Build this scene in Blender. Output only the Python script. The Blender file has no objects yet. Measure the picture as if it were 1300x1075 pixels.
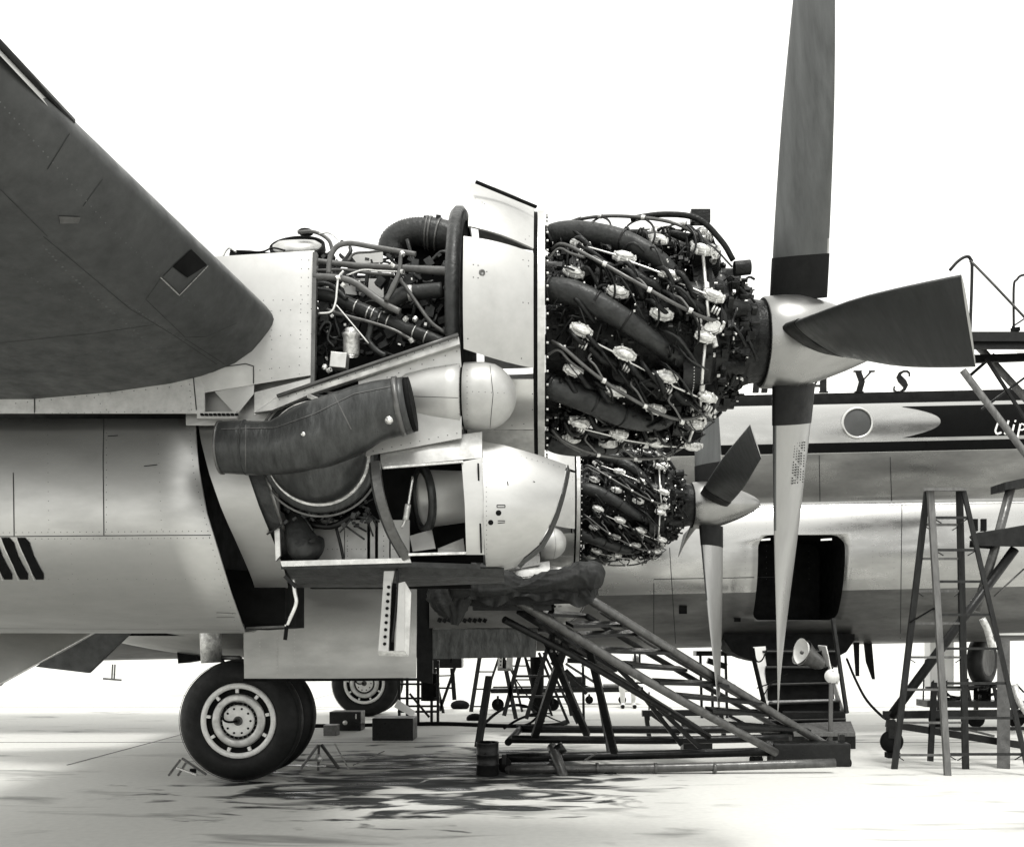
import bpy, bmesh, math, random
from mathutils import Vector, Matrix, noise
from mathutils.bvhtree import BVHTree
random.seed(7)
R = math.radians
S = bpy.context.scene
COL = S.collection
# ------------------------------------------------------------------ camera
FPX, PX0, PY0, EYE = 1170.0, 690.0, 809.0, 1.66
cd = bpy.data.cameras.new('camera'); cam = bpy.data.objects.new('camera', cd); COL.objects.link(cam)
cam.location = (0, 0, EYE); cam.rotation_euler = (R(90), 0, 0)
cd.sensor_width = 36; cd.lens = 36*FPX/1300
cd.shift_x = (650-PX0)/1300; cd.shift_y = (PY0-537.5)/1300
cd.clip_start = .05; cd.clip_end = 6000
S.camera = cam
# ------------------------------------------------------------------ world, sun, exposure
SUN_EL, SUN_AZ = R(65), R(150)      # sun high, in front of the nose and a little on the camera's side
W = bpy.data.worlds.new('World'); S.world = W; W.use_nodes = True
nt = W.node_tree; nt.nodes.clear()
sky = nt.nodes.new('ShaderNodeTexSky'); sky.sky_type = 'NISHITA'; sky.sun_disc = False
sky.sun_elevation = SUN_EL; sky.sun_rotation = R(160)
bw = nt.nodes.new('ShaderNodeRGBToBW'); nt.links.new(sky.outputs[0], bw.inputs[0])
b1 = nt.nodes.new('ShaderNodeBackground'); b1.inputs[1].default_value = .05
nt.links.new(bw.outputs[0], b1.inputs[0])
b2 = nt.nodes.new('ShaderNodeBackground'); b2.inputs[0].default_value = (1, .995, .955, 1); b2.inputs[1].default_value = 1.15
ad = nt.nodes.new('ShaderNodeAddShader'); nt.links.new(b1.outputs[0], ad.inputs[0]); nt.links.new(b2.outputs[0], ad.inputs[1])
wo = nt.nodes.new('ShaderNodeOutputWorld'); nt.links.new(ad.outputs[0], wo.inputs[0])
sl = bpy.data.lights.new('sun', 'SUN'); sl.energy = 2.1; sl.angle = R(14); sl.color = (1, .985, .95)
sun = bpy.data.objects.new('sun', sl); COL.objects.link(sun)
# direction towards the sun: right, towards the camera, up
SD = Vector((.22, -.62, 1.45)).normalized()
sun.rotation_euler = SD.to_track_quat('Z', 'Y').to_euler()
S.view_settings.view_transform = 'Standard'; S.view_settings.look = 'None'
S.view_settings.gamma = 1; S.view_settings.use_curve_mapping = False
S.view_settings.exposure = 0.34

# ------------------------------------------------------------------ materials
def mat(name, c, metal=0., rough=.5, var=.25, vs=6., bump=0., bs=40., rvar=.12, streak=None, spec=.5, warm=True):
    m = bpy.data.materials.new(name); m.use_nodes = True; n = m.node_tree; L = n.links
    p = n.nodes['Principled BSDF']
    t = (1, 1.0, .975) if warm else (.965, 1., .99)
    tc = n.nodes.new('ShaderNodeTexCoord'); geo = n.nodes.new('ShaderNodeNewGeometry')
    mp = n.nodes.new('ShaderNodeMapping'); L.new(geo.outputs['Position'], mp.inputs[0])
    if streak: mp.inputs['Scale'].default_value = streak
    nz = n.nodes.new('ShaderNodeTexNoise'); nz.inputs['Scale'].default_value = vs; nz.inputs['Detail'].default_value = 8
    nz.inputs['Roughness'].default_value = .65
    L.new(mp.outputs[0], nz.inputs['Vector'])
    cr = n.nodes.new('ShaderNodeValToRGB'); L.new(nz.outputs[0], cr.inputs[0])
    lo, hi = c*(1-var), c*(1+var)
    cr.color_ramp.elements[0].position = .3; cr.color_ramp.elements[0].color = (lo*t[0], lo*t[1], lo*t[2], 1)
    cr.color_ramp.elements[1].position = .7; cr.color_ramp.elements[1].color = (min(1, hi*t[0]), min(1, hi*t[1]), min(1, hi*t[2]), 1)
    L.new(cr.outputs[0], p.inputs['Base Color'])
    p.inputs['Metallic'].default_value = metal
    p.inputs['Specular IOR Level'].default_value = spec
    mr = n.nodes.new('ShaderNodeMapRange'); L.new(nz.outputs[0], mr.inputs[0])
    mr.inputs[1].default_value = .3; mr.inputs[2].default_value = .7
    mr.inputs[3].default_value = min(1, rough+rvar); mr.inputs[4].default_value = max(.04, rough-rvar)
    L.new(mr.outputs[0], p.inputs['Roughness'])
    if bump:
        n2 = n.nodes.new('ShaderNodeTexNoise'); n2.inputs['Scale'].default_value = bs; n2.inputs['Detail'].default_value = 5
        L.new(mp.outputs[0], n2.inputs['Vector'])
        bp = n.nodes.new('ShaderNodeBump'); bp.inputs['Strength'].default_value = bump; bp.inputs['Distance'].default_value = .02
        L.new(n2.outputs[0], bp.inputs['Height']); L.new(bp.outputs[0], p.inputs['Normal'])
    return m
M = dict(
 skin=mat('aluminium skin', .60, .95, .36, .14, 3.5, .10, 3, streak=(.5, 1, 1)),
 shell=mat('dull aluminium cowling', .45, .95, .43, .16, 3.0, .12, 2.5, streak=(.4, 1, 1)),
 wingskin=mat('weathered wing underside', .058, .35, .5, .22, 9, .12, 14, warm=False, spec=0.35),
 fus=mat('fuselage aluminium', .38, .95, .28, .20, 2.2, .06, 1.6, streak=(.35, 1, 1)),
 bright=mat('clean bare aluminium panel', .42, .5, .45, .10, 6, .06, 4),
 plate=mat('riveted grey plate', .5, .8, .45, .25, 9, .1, 12),
 white=mat('white enamel', .82, 0, .4, .05, 3),
 cast=mat('bright cast aluminium', .60, .6, .36, .42, 24, .35, 60),
 dcast=mat('oily dark casting', .015, .5, .38, .5, 20, .3, 60, warm=False, spec=0.25),
 fin=mat('blackened cylinder metal', .012, .5, .42, .5, 15, .2, 50, warm=False, spec=0.25),
 duct=mat('dark lagged ducting', .030, .35, .42, .4, 14, .3, 30, warm=False, spec=0.3),
 exh=mat('heat-stained exhaust steel', .050, .6, .36, .45, 6, .2, 12, streak=(3, 1, 1), warm=False, spec=0.35),
 hose=mat('grey rubber hose', .10, .1, .42, .3, 20, .1, 40, spec=0.4),
 tube=mat('plated tubing', .60, .8, .3, .15, 20),
 black=mat('matt black', .006, 0, .7, .4, 8, 0, warm=False, spec=0.06),
 boot=mat('black blade cuff rubber', .007, 0, .5, .3, 10, .1, 20, warm=False, spec=0.15),
 blade=mat('satin steel blade', .30, .9, .34, .12, 3, .05, 3, streak=(1, 1, .3)),
 bladeb=mat('dark painted blade face', .10, .85, .42, .16, 6, .05, 8, streak=(2, 2, .12), warm=False),
 spin=mat('polished spinner', .27, .95, .3, .1, 3),
 tyre=mat('tyre rubber', .009, 0, .55, .35, 9, .15, 30, warm=False, spec=0.22),
 rim=mat('pale painted rim', .72, .1, .4, .12, 16, .1, 30),
 stripe=mat('dark blue livery paint', .004, 0, .55, .2, 6, warm=False, spec=0.05),
 glass=mat('dark window glass', .05, .0, .42, .3, 2, warm=False),
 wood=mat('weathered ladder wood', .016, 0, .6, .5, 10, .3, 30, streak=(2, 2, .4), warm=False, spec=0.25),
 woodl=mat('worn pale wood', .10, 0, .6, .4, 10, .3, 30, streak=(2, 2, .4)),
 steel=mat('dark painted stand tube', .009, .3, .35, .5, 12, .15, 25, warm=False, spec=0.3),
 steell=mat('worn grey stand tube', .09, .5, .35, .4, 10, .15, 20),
 canvas=mat('oiled dark canvas', .018, 0, .62, .4, 5, .25, 30, warm=False, spec=0.25),
 cloth=mat('white cotton overalls', .7, 0, .8, .15, 9, .2, 20),
 seam=mat('panel joint sealant', .03, 0, .7, .4, 10, warm=False, spec=0.2),
 rivet=mat('rivet heads', .10, .5, .5, .3, 30, warm=False),
)
# ------------------------------------------------------------------ mesh kit
def P(px, py, d): return Vector(((px-PX0)*d/FPX, d, EYE+(PY0-py)*d/FPX))
class MB:
    def __init__(s): s.v = []; s.f = []; s.sm = []
    def add(s, vs, fs, smooth=False):
        o = len(s.v); s.v += [Vector(v) for v in vs]
        s.f += [tuple(i+o for i in f) for f in fs]; s.sm += [smooth]*len(fs); return s
    def box(s, c, size, rot=None):
        hx, hy, hz = [a/2 for a in size]
        vs = [Vector((x, y, z)) for x in (-hx, hx) for y in (-hy, hy) for z in (-hz, hz)]
        if rot is not None: vs = [rot @ v for v in vs]
        vs = [v+Vector(c) for v in vs]
        return s.add(vs, [(0, 1, 3, 2), (4, 6, 7, 5), (0, 4, 5, 1), (2, 3, 7, 6), (0, 2, 6, 4), (1, 5, 7, 3)])
    def beam(s, a, b, w, h=None, up=(0, 0, 1)):
        a = Vector(a); b = Vector(b); h = h or w; d = (b-a); L = d.length; x = d/L
        u = Vector(up)
        if abs(x.dot(u)) > .98: u = Vector((0, 1, 0))
        y = u.cross(x).normalized(); z = x.cross(y)
        return s.box((a+b)/2, (L, w, h), Matrix((x, y, z)).transposed())
    def tube(s, pts, r, seg=10, cap=True, smooth=True, flat=1.0):
        pts = [Vector(p) for p in pts]; n = len(pts)
        rr = r if isinstance(r, (list, tuple)) else [r]*n
        vs = []; up = None
        for i, p in enumerate(pts):
            t = (pts[min(i+1, n-1)]-pts[max(i-1, 0)]).normalized()
            if up is None:
                up = Vector((0, 0, 1)) if abs(t.z) < .9 else Vector((0, 1, 0))
            a = (up - t*up.dot(t)).normalized(); up = a; b = t.cross(a)
            for k in range(seg):
                q = 2*math.pi*k/seg
                vs.append(p+(a*math.cos(q)+b*math.sin(q)*flat)*rr[i])
        fs = [(i*seg+k, i*seg+(k+1) % seg, (i+1)*seg+(k+1) % seg, (i+1)*seg+k) for i in range(n-1) for k in range(seg)]
        s.add(vs, fs, smooth)
        if cap:
            o = len(s.v)-n*seg
            s.f += [tuple(o+k for k in reversed(range(seg))), tuple(o+(n-1)*seg+k for k in range(seg))]; s.sm += [False, False]
        return s
    def lathe(s, prof, o=(0, 0, 0), ax=(1, 0, 0), seg=32, smooth=True, a0=0, a1=360, closed=False):
        # prof: (along axis, radius)
        o = Vector(o); ax = Vector(ax).normalized()
        u = Vector((0, 0, 1)) if abs(ax.z) < .9 else Vector((0, 1, 0))
        u = (u-ax*u.dot(ax)).normalized(); w = ax.cross(u)
        full = abs(a1-a0) >= 359.9; nn = seg if full else seg+1
        pr = list(prof)+([prof[0]] if closed else [])
        vs = [o+ax*h+(u*math.cos(R(a0+(a1-a0)*k/seg))+w*math.sin(R(a0+(a1-a0)*k/seg)))*max(r, 1e-4) for h, r in pr for k in range(nn)]
        fs = []
        for i in range(len(pr)-1):
            for k in range(seg):
                k2 = (k+1) % nn if full else k+1
                fs.append((i*nn+k, i*nn+k2, (i+1)*nn+k2, (i+1)*nn+k))
        return s.add(vs, fs, smooth)
    def grid(s, rows, thick=0., smooth=True):
        n = len(rows); m = len(rows[0]); V = [[Vector(p) for p in r] for r in rows]
        fs = [(i*m+j, i*m+j+1, (i+1)*m+j+1, (i+1)*m+j) for i in range(n-1) for j in range(m-1)]
        flat = [p for r in V for p in r]
        if not thick: return s.add(flat, fs, smooth)
        N = []
        for i in range(n):
            for j in range(m):
                a = V[min(i+1, n-1)][j]-V[max(i-1, 0)][j]; b = V[i][min(j+1, m-1)]-V[i][max(j-1, 0)]
                c = a.cross(b); c = c.normalized() if c.length > 1e-9 else Vector((0, -1, 0))
                N.append(c if c.y > 0 else -c)
        k = n*m
        s.add(flat+[flat[i]+N[i]*thick for i in range(k)], fs+[tuple(reversed([a+k for a in f])) for f in fs], smooth)
        o = len(s.v)-2*k
        edge = [j for j in range(m)]+[i*m+m-1 for i in range(1, n)]+[(n-1)*m+j for j in range(m-2, -1, -1)]+[i*m for i in range(n-2, 0, -1)]
        # own verts for the rim keeps its edges crisp
        o2 = len(s.v); s.v += [s.v[o+e].copy() for e in edge]+[s.v[o+e+k].copy() for e in edge]; E = len(edge)
        s.f += [(o2+i, o2+(i+1) % E, o2+E+(i+1) % E, o2+E+i) for i in range(E)]; s.sm += [False]*E
        return s
    def plate(s, pts, thick=.01, dirn=(0, 1, 0)):
        pts = [Vector(p) for p in pts]; n = len(pts); d = Vector(dirn)*thick
        return s.add(pts+[p+d for p in pts], [tuple(range(n)), tuple(reversed(range(n, 2*n)))]+[(i, (i+1) % n, n+(i+1) % n, n+i) for i in range(n)])
    def ball(s, c, r, seg=14, rings=9, sc=(1, 1, 1), rot=None):
        vs = []; c = Vector(c)
        for i in range(rings+1):
            a = math.pi*i/rings
            for k in range(seg):
                b = 2*math.pi*k/seg
                v = Vector((math.sin(a)*math.cos(b)*sc[0], math.sin(a)*math.sin(b)*sc[1], math.cos(a)*sc[2]))*r
                vs.append(c+(rot @ v if rot is not None else v))
        return s.add(vs, [(i*seg+k, i*seg+(k+1) % seg, (i+1)*seg+(k+1) % seg, (i+1)*seg+k) for i in range(rings) for k in range(seg)], True)
    def mesh(s, name, m, center=True):
        c = Vector((0, 0, 0))
        if center and s.v:
            c = Vector([(min(v[i] for v in s.v)+max(v[i] for v in s.v))/2 for i in range(3)])
        me = bpy.data.meshes.new(name)
        me.from_pydata([tuple(v-c) for v in s.v], [], s.f); me.update()
        bm = bmesh.new(); bm.from_mesh(me); bmesh.ops.recalc_face_normals(bm, faces=bm.faces)
        bm.to_mesh(me); bm.free()
        me.polygons.foreach_set('use_smooth', s.sm if len(s.sm) == len(me.polygons) else [False]*len(me.polygons))
        for x in (m if isinstance(m, (list, tuple)) else [m]): me.materials.append(x)
        return me, c
WL = {}   # world location of each unrotated object
def place(o, w, parent=None, rot=None):
    COL.objects.link(o); w = Vector(w)
    if parent is not None: o.parent = parent; o.location = w-WL[parent.name]
    else: o.location = w
    if rot is not None: o.rotation_euler = rot
    WL[o.name] = w; return o
def build(mb, name, m, parent=None, kind=None, label=None, bevel=0):
    me, c = mb.mesh(name, m); o = place(bpy.data.objects.new(name, me), c, parent)
    if kind: o['kind'] = kind
    if label: o['label'] = label
    if bevel:
        b = o.modifiers.new('bevel', 'BEVEL'); b.width = bevel; b.segments = 2; b.limit_method = 'ANGLE'; b.angle_limit = R(40)
    return o
def inst(me, name, w, rot3, parent, label=None):
    o = bpy.data.objects.new(name, me); COL.objects.link(o); o.parent = parent
    o.matrix_local = Matrix.Translation(Vector(w)-WL[parent.name]) @ (rot3.to_4x4() if rot3 is not None else Matrix.Identity(4))
    WL[o.name] = Vector(w)
    if label: o['label'] = label
    return o
def empty(name, loc, label=None, cat=None, group=None):
    o = bpy.data.objects.new(name, None); o.empty_display_size = .2; place(o, loc); tag(o, label, cat, group); return o
def tag(o, label=None, cat=None, group=None, kind=None):
    if label: o['label'] = label
    if cat: o['category'] = cat
    if group: o['group'] = group
    if kind: o['kind'] = kind
    return o
def smooth_path(pts, n=6):
    pts = [Vector(p) for p in pts]; out = []
    Q = [pts[0]*2-pts[1]]+pts+[pts[-1]*2-pts[-2]]
    for i in range(1, len(Q)-2):
        for k in range(n):
            t = k/n; a, b, c, d = Q[i-1], Q[i], Q[i+1], Q[i+2]
            out.append(.5*((2*b)+(c-a)*t+(2*a-5*b+4*c-d)*t*t+(3*b-a-3*c+d)*t**3))
    out.append(pts[-1]); return out
def lerpl(r, n):
    out = []
    for i in range(len(r)-1): out += [r[i]+(r[i+1]-r[i])*k/n for k in range(n)]
    return out+[r[-1]]
def pipe(pts, r, seg=10, n=5, flat=1.0):
    """pts of (px,py,d); r a radius in metres or a list"""
    sp = smooth_path([P(*p) for p in pts], n)
    rr = lerpl(r, n) if isinstance(r, (list, tuple)) else r
    return MB().tube(sp, rr, seg, flat=flat)
# ray tools: lay seams, rivets and letters ON a surface that is already built
def bvh_of(o):
    me = o.data; w = WL[o.name]
    return BVHTree.FromPolygons([v.co+w for v in me.vertices], [tuple(p.vertices) for p in me.polygons])
EYEV = Vector((0, 0, EYE))
def hit(b, px, py):
    d = (P(px, py, 1)-EYEV).normalized(); h = b.ray_cast(EYEV, d)
    if h[0] is None: return None, None
    n = h[1] if h[1].dot(d) < 0 else -h[1]
    return h[0], n
def drape(mb, b, line, w=.004, off=.0015, n=14):
    pts = []
    for i in range(len(line)-1):
        for k in range(n+1):
            if k == n and i < len(line)-2: continue
            t = k/n; p, q = hit(b, line[i][0]+(line[i+1][0]-line[i][0])*t, line[i][1]+(line[i+1][1]-line[i][1])*t)
            if p is not None: pts.append((p, q))
    if len(pts) < 2: return
    vs = []
    for i, (p, q) in enumerate(pts):
        t = (pts[min(i+1, len(pts)-1)][0]-pts[max(i-1, 0)][0]).normalized(); s_ = t.cross(q).normalized()
        vs += [p+s_*w/2+q*off, p-s_*w/2+q*off]
    mb.add(vs, [(2*i, 2*i+1, 2*i+3, 2*i+2) for i in range(len(pts)-1)])
def rivets(mb, b, line, step=7, r=.004, off=.0015):
    for (x0, y0), (x1, y1) in zip(line, line[1:]):
        L = math.hypot(x1-x0, y1-y0); n = max(1, int(L/step))
        for k in range(n+1):
            t = k/n; p, q = hit(b, x0+(x1-x0)*t, y0+(y1-y0)*t)
            if p is None: continue
            a = q.orthogonal().normalized(); c = q.cross(a)
            vs = [p+(a*math.cos(u)+c*math.sin(u))*r for u in [i*math.pi/3 for i in range(6)]]
            mb.add(vs+[v*.35+(p+q*off*1.6)*.65 for v in vs], [(i, (i+1) % 6, 6+(i+1) % 6, 6+i) for i in range(6)]+[tuple(range(6, 12))], True)
def sheet_px(rows, thick=.006, n=1): return MB().grid([[P(*p) for p in r] for r in rows], thick)
def patch(c, nu=8, nv=8, bulge=0., thick=.006, out=(0, -1, 0)):
    c = [P(*p) for p in c]; rows = []
    for i in range(nv+1):
        t = i/nv; rows.append([(c[0]*(1-t)+c[3]*t)*(1-u)+(c[1]*(1-t)+c[2]*t)*u+Vector(out)*bulge*(16*t*(1-t)*u*(1-u))**.5 for u in [k/nu for k in range(nu+1)]])
    return MB().grid(rows, thick)

# ================================================================== THE SETTING
def ground_mat():
    m = bpy.data.materials.new('apron'); m.use_nodes = True; n = m.node_tree; L = n.links; p = n.nodes['Principled BSDF']
    geo = n.nodes.new('ShaderNodeNewGeometry')
    def nz(sc, det=8, scale=(1, 1, 1), dist=0):
        mp = n.nodes.new('ShaderNodeMapping'); mp.inputs['Scale'].default_value = scale; L.new(geo.outputs['Position'], mp.inputs[0])
        a = n.nodes.new('ShaderNodeTexNoise'); a.inputs['Scale'].default_value = sc; a.inputs['Detail'].default_value = det; a.inputs['Distortion'].default_value = dist
        L.new(mp.outputs[0], a.inputs['Vector']); return a.outputs[0]
    def mth(op, a, b=None, clamp=False):
        q = n.nodes.new('ShaderNodeMath'); q.operation = op; q.use_clamp = clamp
        for i, v in enumerate((a, b)):
            if v is None: continue
            if isinstance(v, (int, float)): q.inputs[i].default_value = v
            else: L.new(v, q.inputs[i])
        return q.outputs[0]
    sx = n.nodes.new('ShaderNodeSeparateXYZ'); L.new(geo.outputs['Position'], sx.inputs[0])
    # oily, rain-wet stain under the two engines
    dx = mth('DIVIDE', mth('ADD', sx.outputs[0], 1.4), 2.7); dy = mth('DIVIDE', mth('SUBTRACT', sx.outputs[1], 11.3), 2.9)
    rad = mth('ADD', mth('MULTIPLY', dx, dx), mth('MULTIPLY', dy, dy))
    w = mth('SUBTRACT', mth('ADD', 1.0, mth('MULTIPLY', mth('SUBTRACT', nz(1.3, 10, (.8, 1.8, 1), 1.2), .53), 5.5)), rad)
    stain = mth('MULTIPLY', w, 1.8, True)
    # scattered damp streaks all over
    w2 = mth('MULTIPLY', mth('SUBTRACT', nz(1.1, 9, (.5, 1.6, 1), .8), .57), 9.0, True)
    # thin cracks/joints
    alls = mth('MAXIMUM', stain, mth('MULTIPLY', w2, .5))
    cr = n.nodes.new('ShaderNodeValToRGB'); L.new(nz(14), cr.inputs[0])
    cr.color_ramp.elements[0].color = (.50, .50, .48, 1); cr.color_ramp.elements[1].color = (.64, .64, .61, 1)
    mx = n.nodes.new('ShaderNodeMixRGB'); L.new(alls, mx.inputs[0]); L.new(cr.outputs[0], mx.inputs[1]); mx.inputs[2].default_value = (.035, .037, .037, 1)
    L.new(mx.outputs[0], p.inputs['Base Color'])
    rg = mth('SUBTRACT', .8, mth('MULTIPLY', mth('MULTIPLY', alls, mth('MULTIPLY', mth('SUBTRACT', nz(2.6, 6, (.5, 2, 1)), .42), 4.0, True)), .68)); L.new(rg, p.inputs['Roughness'])
    L.new(mth('SUBTRACT', .5, mth('MULTIPLY', alls, .36)), p.inputs['Specular IOR Level'])
    bp = n.nodes.new('ShaderNodeBump'); bp.inputs['Strength'].default_value = .6; bp.inputs['Distance'].default_value = .03
    L.new(mth('MULTIPLY', nz(7, 6, (.5, 1.8, 1)), mth('ADD', alls, .04)), bp.inputs['Height']); L.new(bp.outputs[0], p.inputs['Normal'])
    return m
g = MB()
def zg(x, y): return 0
g.add([(-1500, -1500, 0), (1500, -1500, 0), (1500, 3000, 0), (-1500, 3000, 0)], [(0, 1, 2, 3)])
tag(build(g, 'apron', ground_mat()), kind='structure')
jm = MB()
for y in (14.6, 22, 33): jm.box((0, y, .003), (120, .02, .006))
for x in (-6.2, 3.8, 13.8): jm.box((x, 40, .0035), (.02, 56, .007))
tag(build(jm, 'apron_joints', M['hose']), kind='structure')
# a low line of trees and sheds so far off that it reads as one grey thread
fm = MB(); random.seed(3)
x = -260
while x < 420:
    w = random.uniform(8, 30); h = random.uniform(1.2, 3.4); fm.box((x+w/2, 330+random.uniform(-8, 8), h/2), (w, 6, h)); x += w*random.uniform(.9, 2.2)
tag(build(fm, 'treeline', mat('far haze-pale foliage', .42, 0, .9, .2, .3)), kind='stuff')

# ================================================================== THE AIRLINER
AIR = empty('airliner', (3, 16.45, 0), 'big silver four-engined airliner with its cowlings off for engine work', 'airplane')
# ---------------- fuselage
KT = .0215
YC, ZU, RU, ZL, RL = 16.45, 4.94, 1.68, 3.046, 1.541
def fsec(n=28):
    pts = []; hu = math.asin((3.874-ZU)/RU); hl = math.asin((3.874-ZL)/RL)
    for k in range(n+1):
        a = math.pi/2+(hu-math.pi/2)*k/n; pts.append((RU*math.cos(a), ZU+RU*math.sin(a)))
    for k in range(1, n+1):
        a = hl+(-math.pi/2-hl)*k/n; pts.append((RL*math.cos(a), ZL+RL*math.sin(a)))
    return pts
FS = fsec()
def fscale(x):
    if x > 8.5: t = min(1, (x-8.5)/5.2); return math.sqrt(max(0, 1-t**2.2)), 3.3
    if x < -9: t = (-9-x)/16; return 1-.82*t**1.5, 5.6
    return 1, 4
def fpt(x, w, z):
    s, zc = fscale(x); return Vector((x, YC-w*s, zc+(z-zc)*s+KT*(x-4)))
xs = [-25+k for k in range(17)]+[-8+k*.5 for k in range(34)]+[9, 9.6, 10.4, 11.2, 12, 12.6, 13.1, 13.5, 13.7]
fm = MB(); ring = [(w, z) for w, z in FS]+[(-w, z) for w, z in reversed(FS[1:-1])]
m_ = len(ring); vs = [fpt(x, w, z) for x in xs for w, z in ring]
fs = [(i*m_+k, i*m_+(k+1) % m_, (i+1)*m_+(k+1) % m_, (i+1)*m_+k) for i in range(len(xs)-1) for k in range(m_)]
fs += [tuple(range(m_)), tuple(reversed(range((len(xs)-1)*m_, len(xs)*m_)))]
fm.add(vs, fs, True)
FUS = build(fm, 'fuselage', [M['fus'], M['white'], M['black']], AIR)
c0 = WL[FUS.name]
# doorway cut into the lower lobe
def rounded_box(x0, x1, y0, y1, z0, z1, r, seg=6):
    pts = []
    for cx, cz, a in ((x1-r, z1-r, 0), (x0+r, z1-r, 90), (x0+r*.6, z0+r*.6, 180), (x1-r*.6, z0+r*.6, 270)):
        rr = r if cz > (z0+z1)/2 else r*.6
        for k in range(seg+1): q = R(a+90*k/seg); pts.append((cx+rr*math.cos(q), cz+rr*math.sin(q)))
    n = len(pts); mb = MB(); mb.add([(x, y0, z) for x, z in pts]+[(x, y1, z) for x, z in pts], [tuple(range(n)), tuple(reversed(range(n, 2*n)))]+[(i, (i+1) % n, n+(i+1) % n, n+i) for i in range(n)])
    return mb
cut = build(rounded_box(3.47, 4.88, 14.2, 16.3, 1.95, 3.32, .22), 'cutter', M['black'])
bmod = FUS.modifiers.new('cut', 'BOOLEAN'); bmod.object = cut; bmod.solver = 'EXACT'; bmod.operation = 'DIFFERENCE'
try: bmod.material_mode = 'TRANSFER'
except Exception: pass
dg = bpy.context.evaluated_depsgraph_get(); me2 = bpy.data.meshes.new_from_object(FUS.evaluated_get(dg))
FUS.modifiers.clear(); FUS.data = me2; me2.name = 'fuselage'; bpy.data.objects.remove(cut)
M['belly'] = mat('dull dark belly skin', .11, .7, .42, .4, 3, .05, 3, streak=(.3, 1, 1))  # darker base colour for the lowest hull skin and wheel fairing
M['dull'] = mat('fuselage skin with reflected shade', .19, .9, .30, .3, 2.5, .06, 1.6, streak=(.35, 1, 1))  # undercurve band: reflected shade put into a darker base colour
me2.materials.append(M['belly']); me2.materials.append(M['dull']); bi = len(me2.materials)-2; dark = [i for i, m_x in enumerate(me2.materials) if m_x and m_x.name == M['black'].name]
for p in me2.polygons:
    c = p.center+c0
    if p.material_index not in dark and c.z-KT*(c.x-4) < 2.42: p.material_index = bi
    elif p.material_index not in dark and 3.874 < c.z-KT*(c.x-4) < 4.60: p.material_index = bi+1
bF = bvh_of(FUS)
# livery bands, wrapped on the upper lobe
def fz(z):   # half-width of the upper lobe at height z (untilted)
    return math.sqrt(RU*RU-(z-ZU)**2)
def band(x0, x1, z0, z1, name='livery_stripe', m='stripe', nx=60, nz_=6, off=.006, x0f=None):
    rows = []
    for j in range(nz_+1):
        z = z0+(z1-z0)*j/nz_; xa = x0f((j/nz_)) if x0f else x0; r = []
        for i in range(nx+1):
            x = xa+(x1-xa)*i/nx; a = math.asin((z-ZU)/RU); r.append(fpt(x, (RU+off)*math.cos(a), ZU+(RU+off)*math.sin(a)))
        rows.append(r)
    return build(MB().grid(rows), name, M[m], FUS)
band(-9, 8.5, 5.40, 5.59)
band(-9, 8.5, 4.61, 4.765)
rows = []
for i in range(25):
    a = math.asin((5.585-ZU)/RU)*(1-i/24)+(math.pi-math.asin((5.585-ZU)/RU))*i/24
    rows.append([fpt(x, (RU+.004)*math.cos(a), ZU+(RU+.004)*math.sin(a)) for x in [-20+k for k in range(29)]])
build(MB().grid(rows), 'white_crown', M['white'], FUS)
def swallow(t):   # notched left end of the dark window band
    u = abs(t-.5)*2; return 5.75+.62*max(0, 1-u**2.2)
band(5.8, 8.5, 4.82, 5.33, x0f=swallow, nz_=26)
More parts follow.
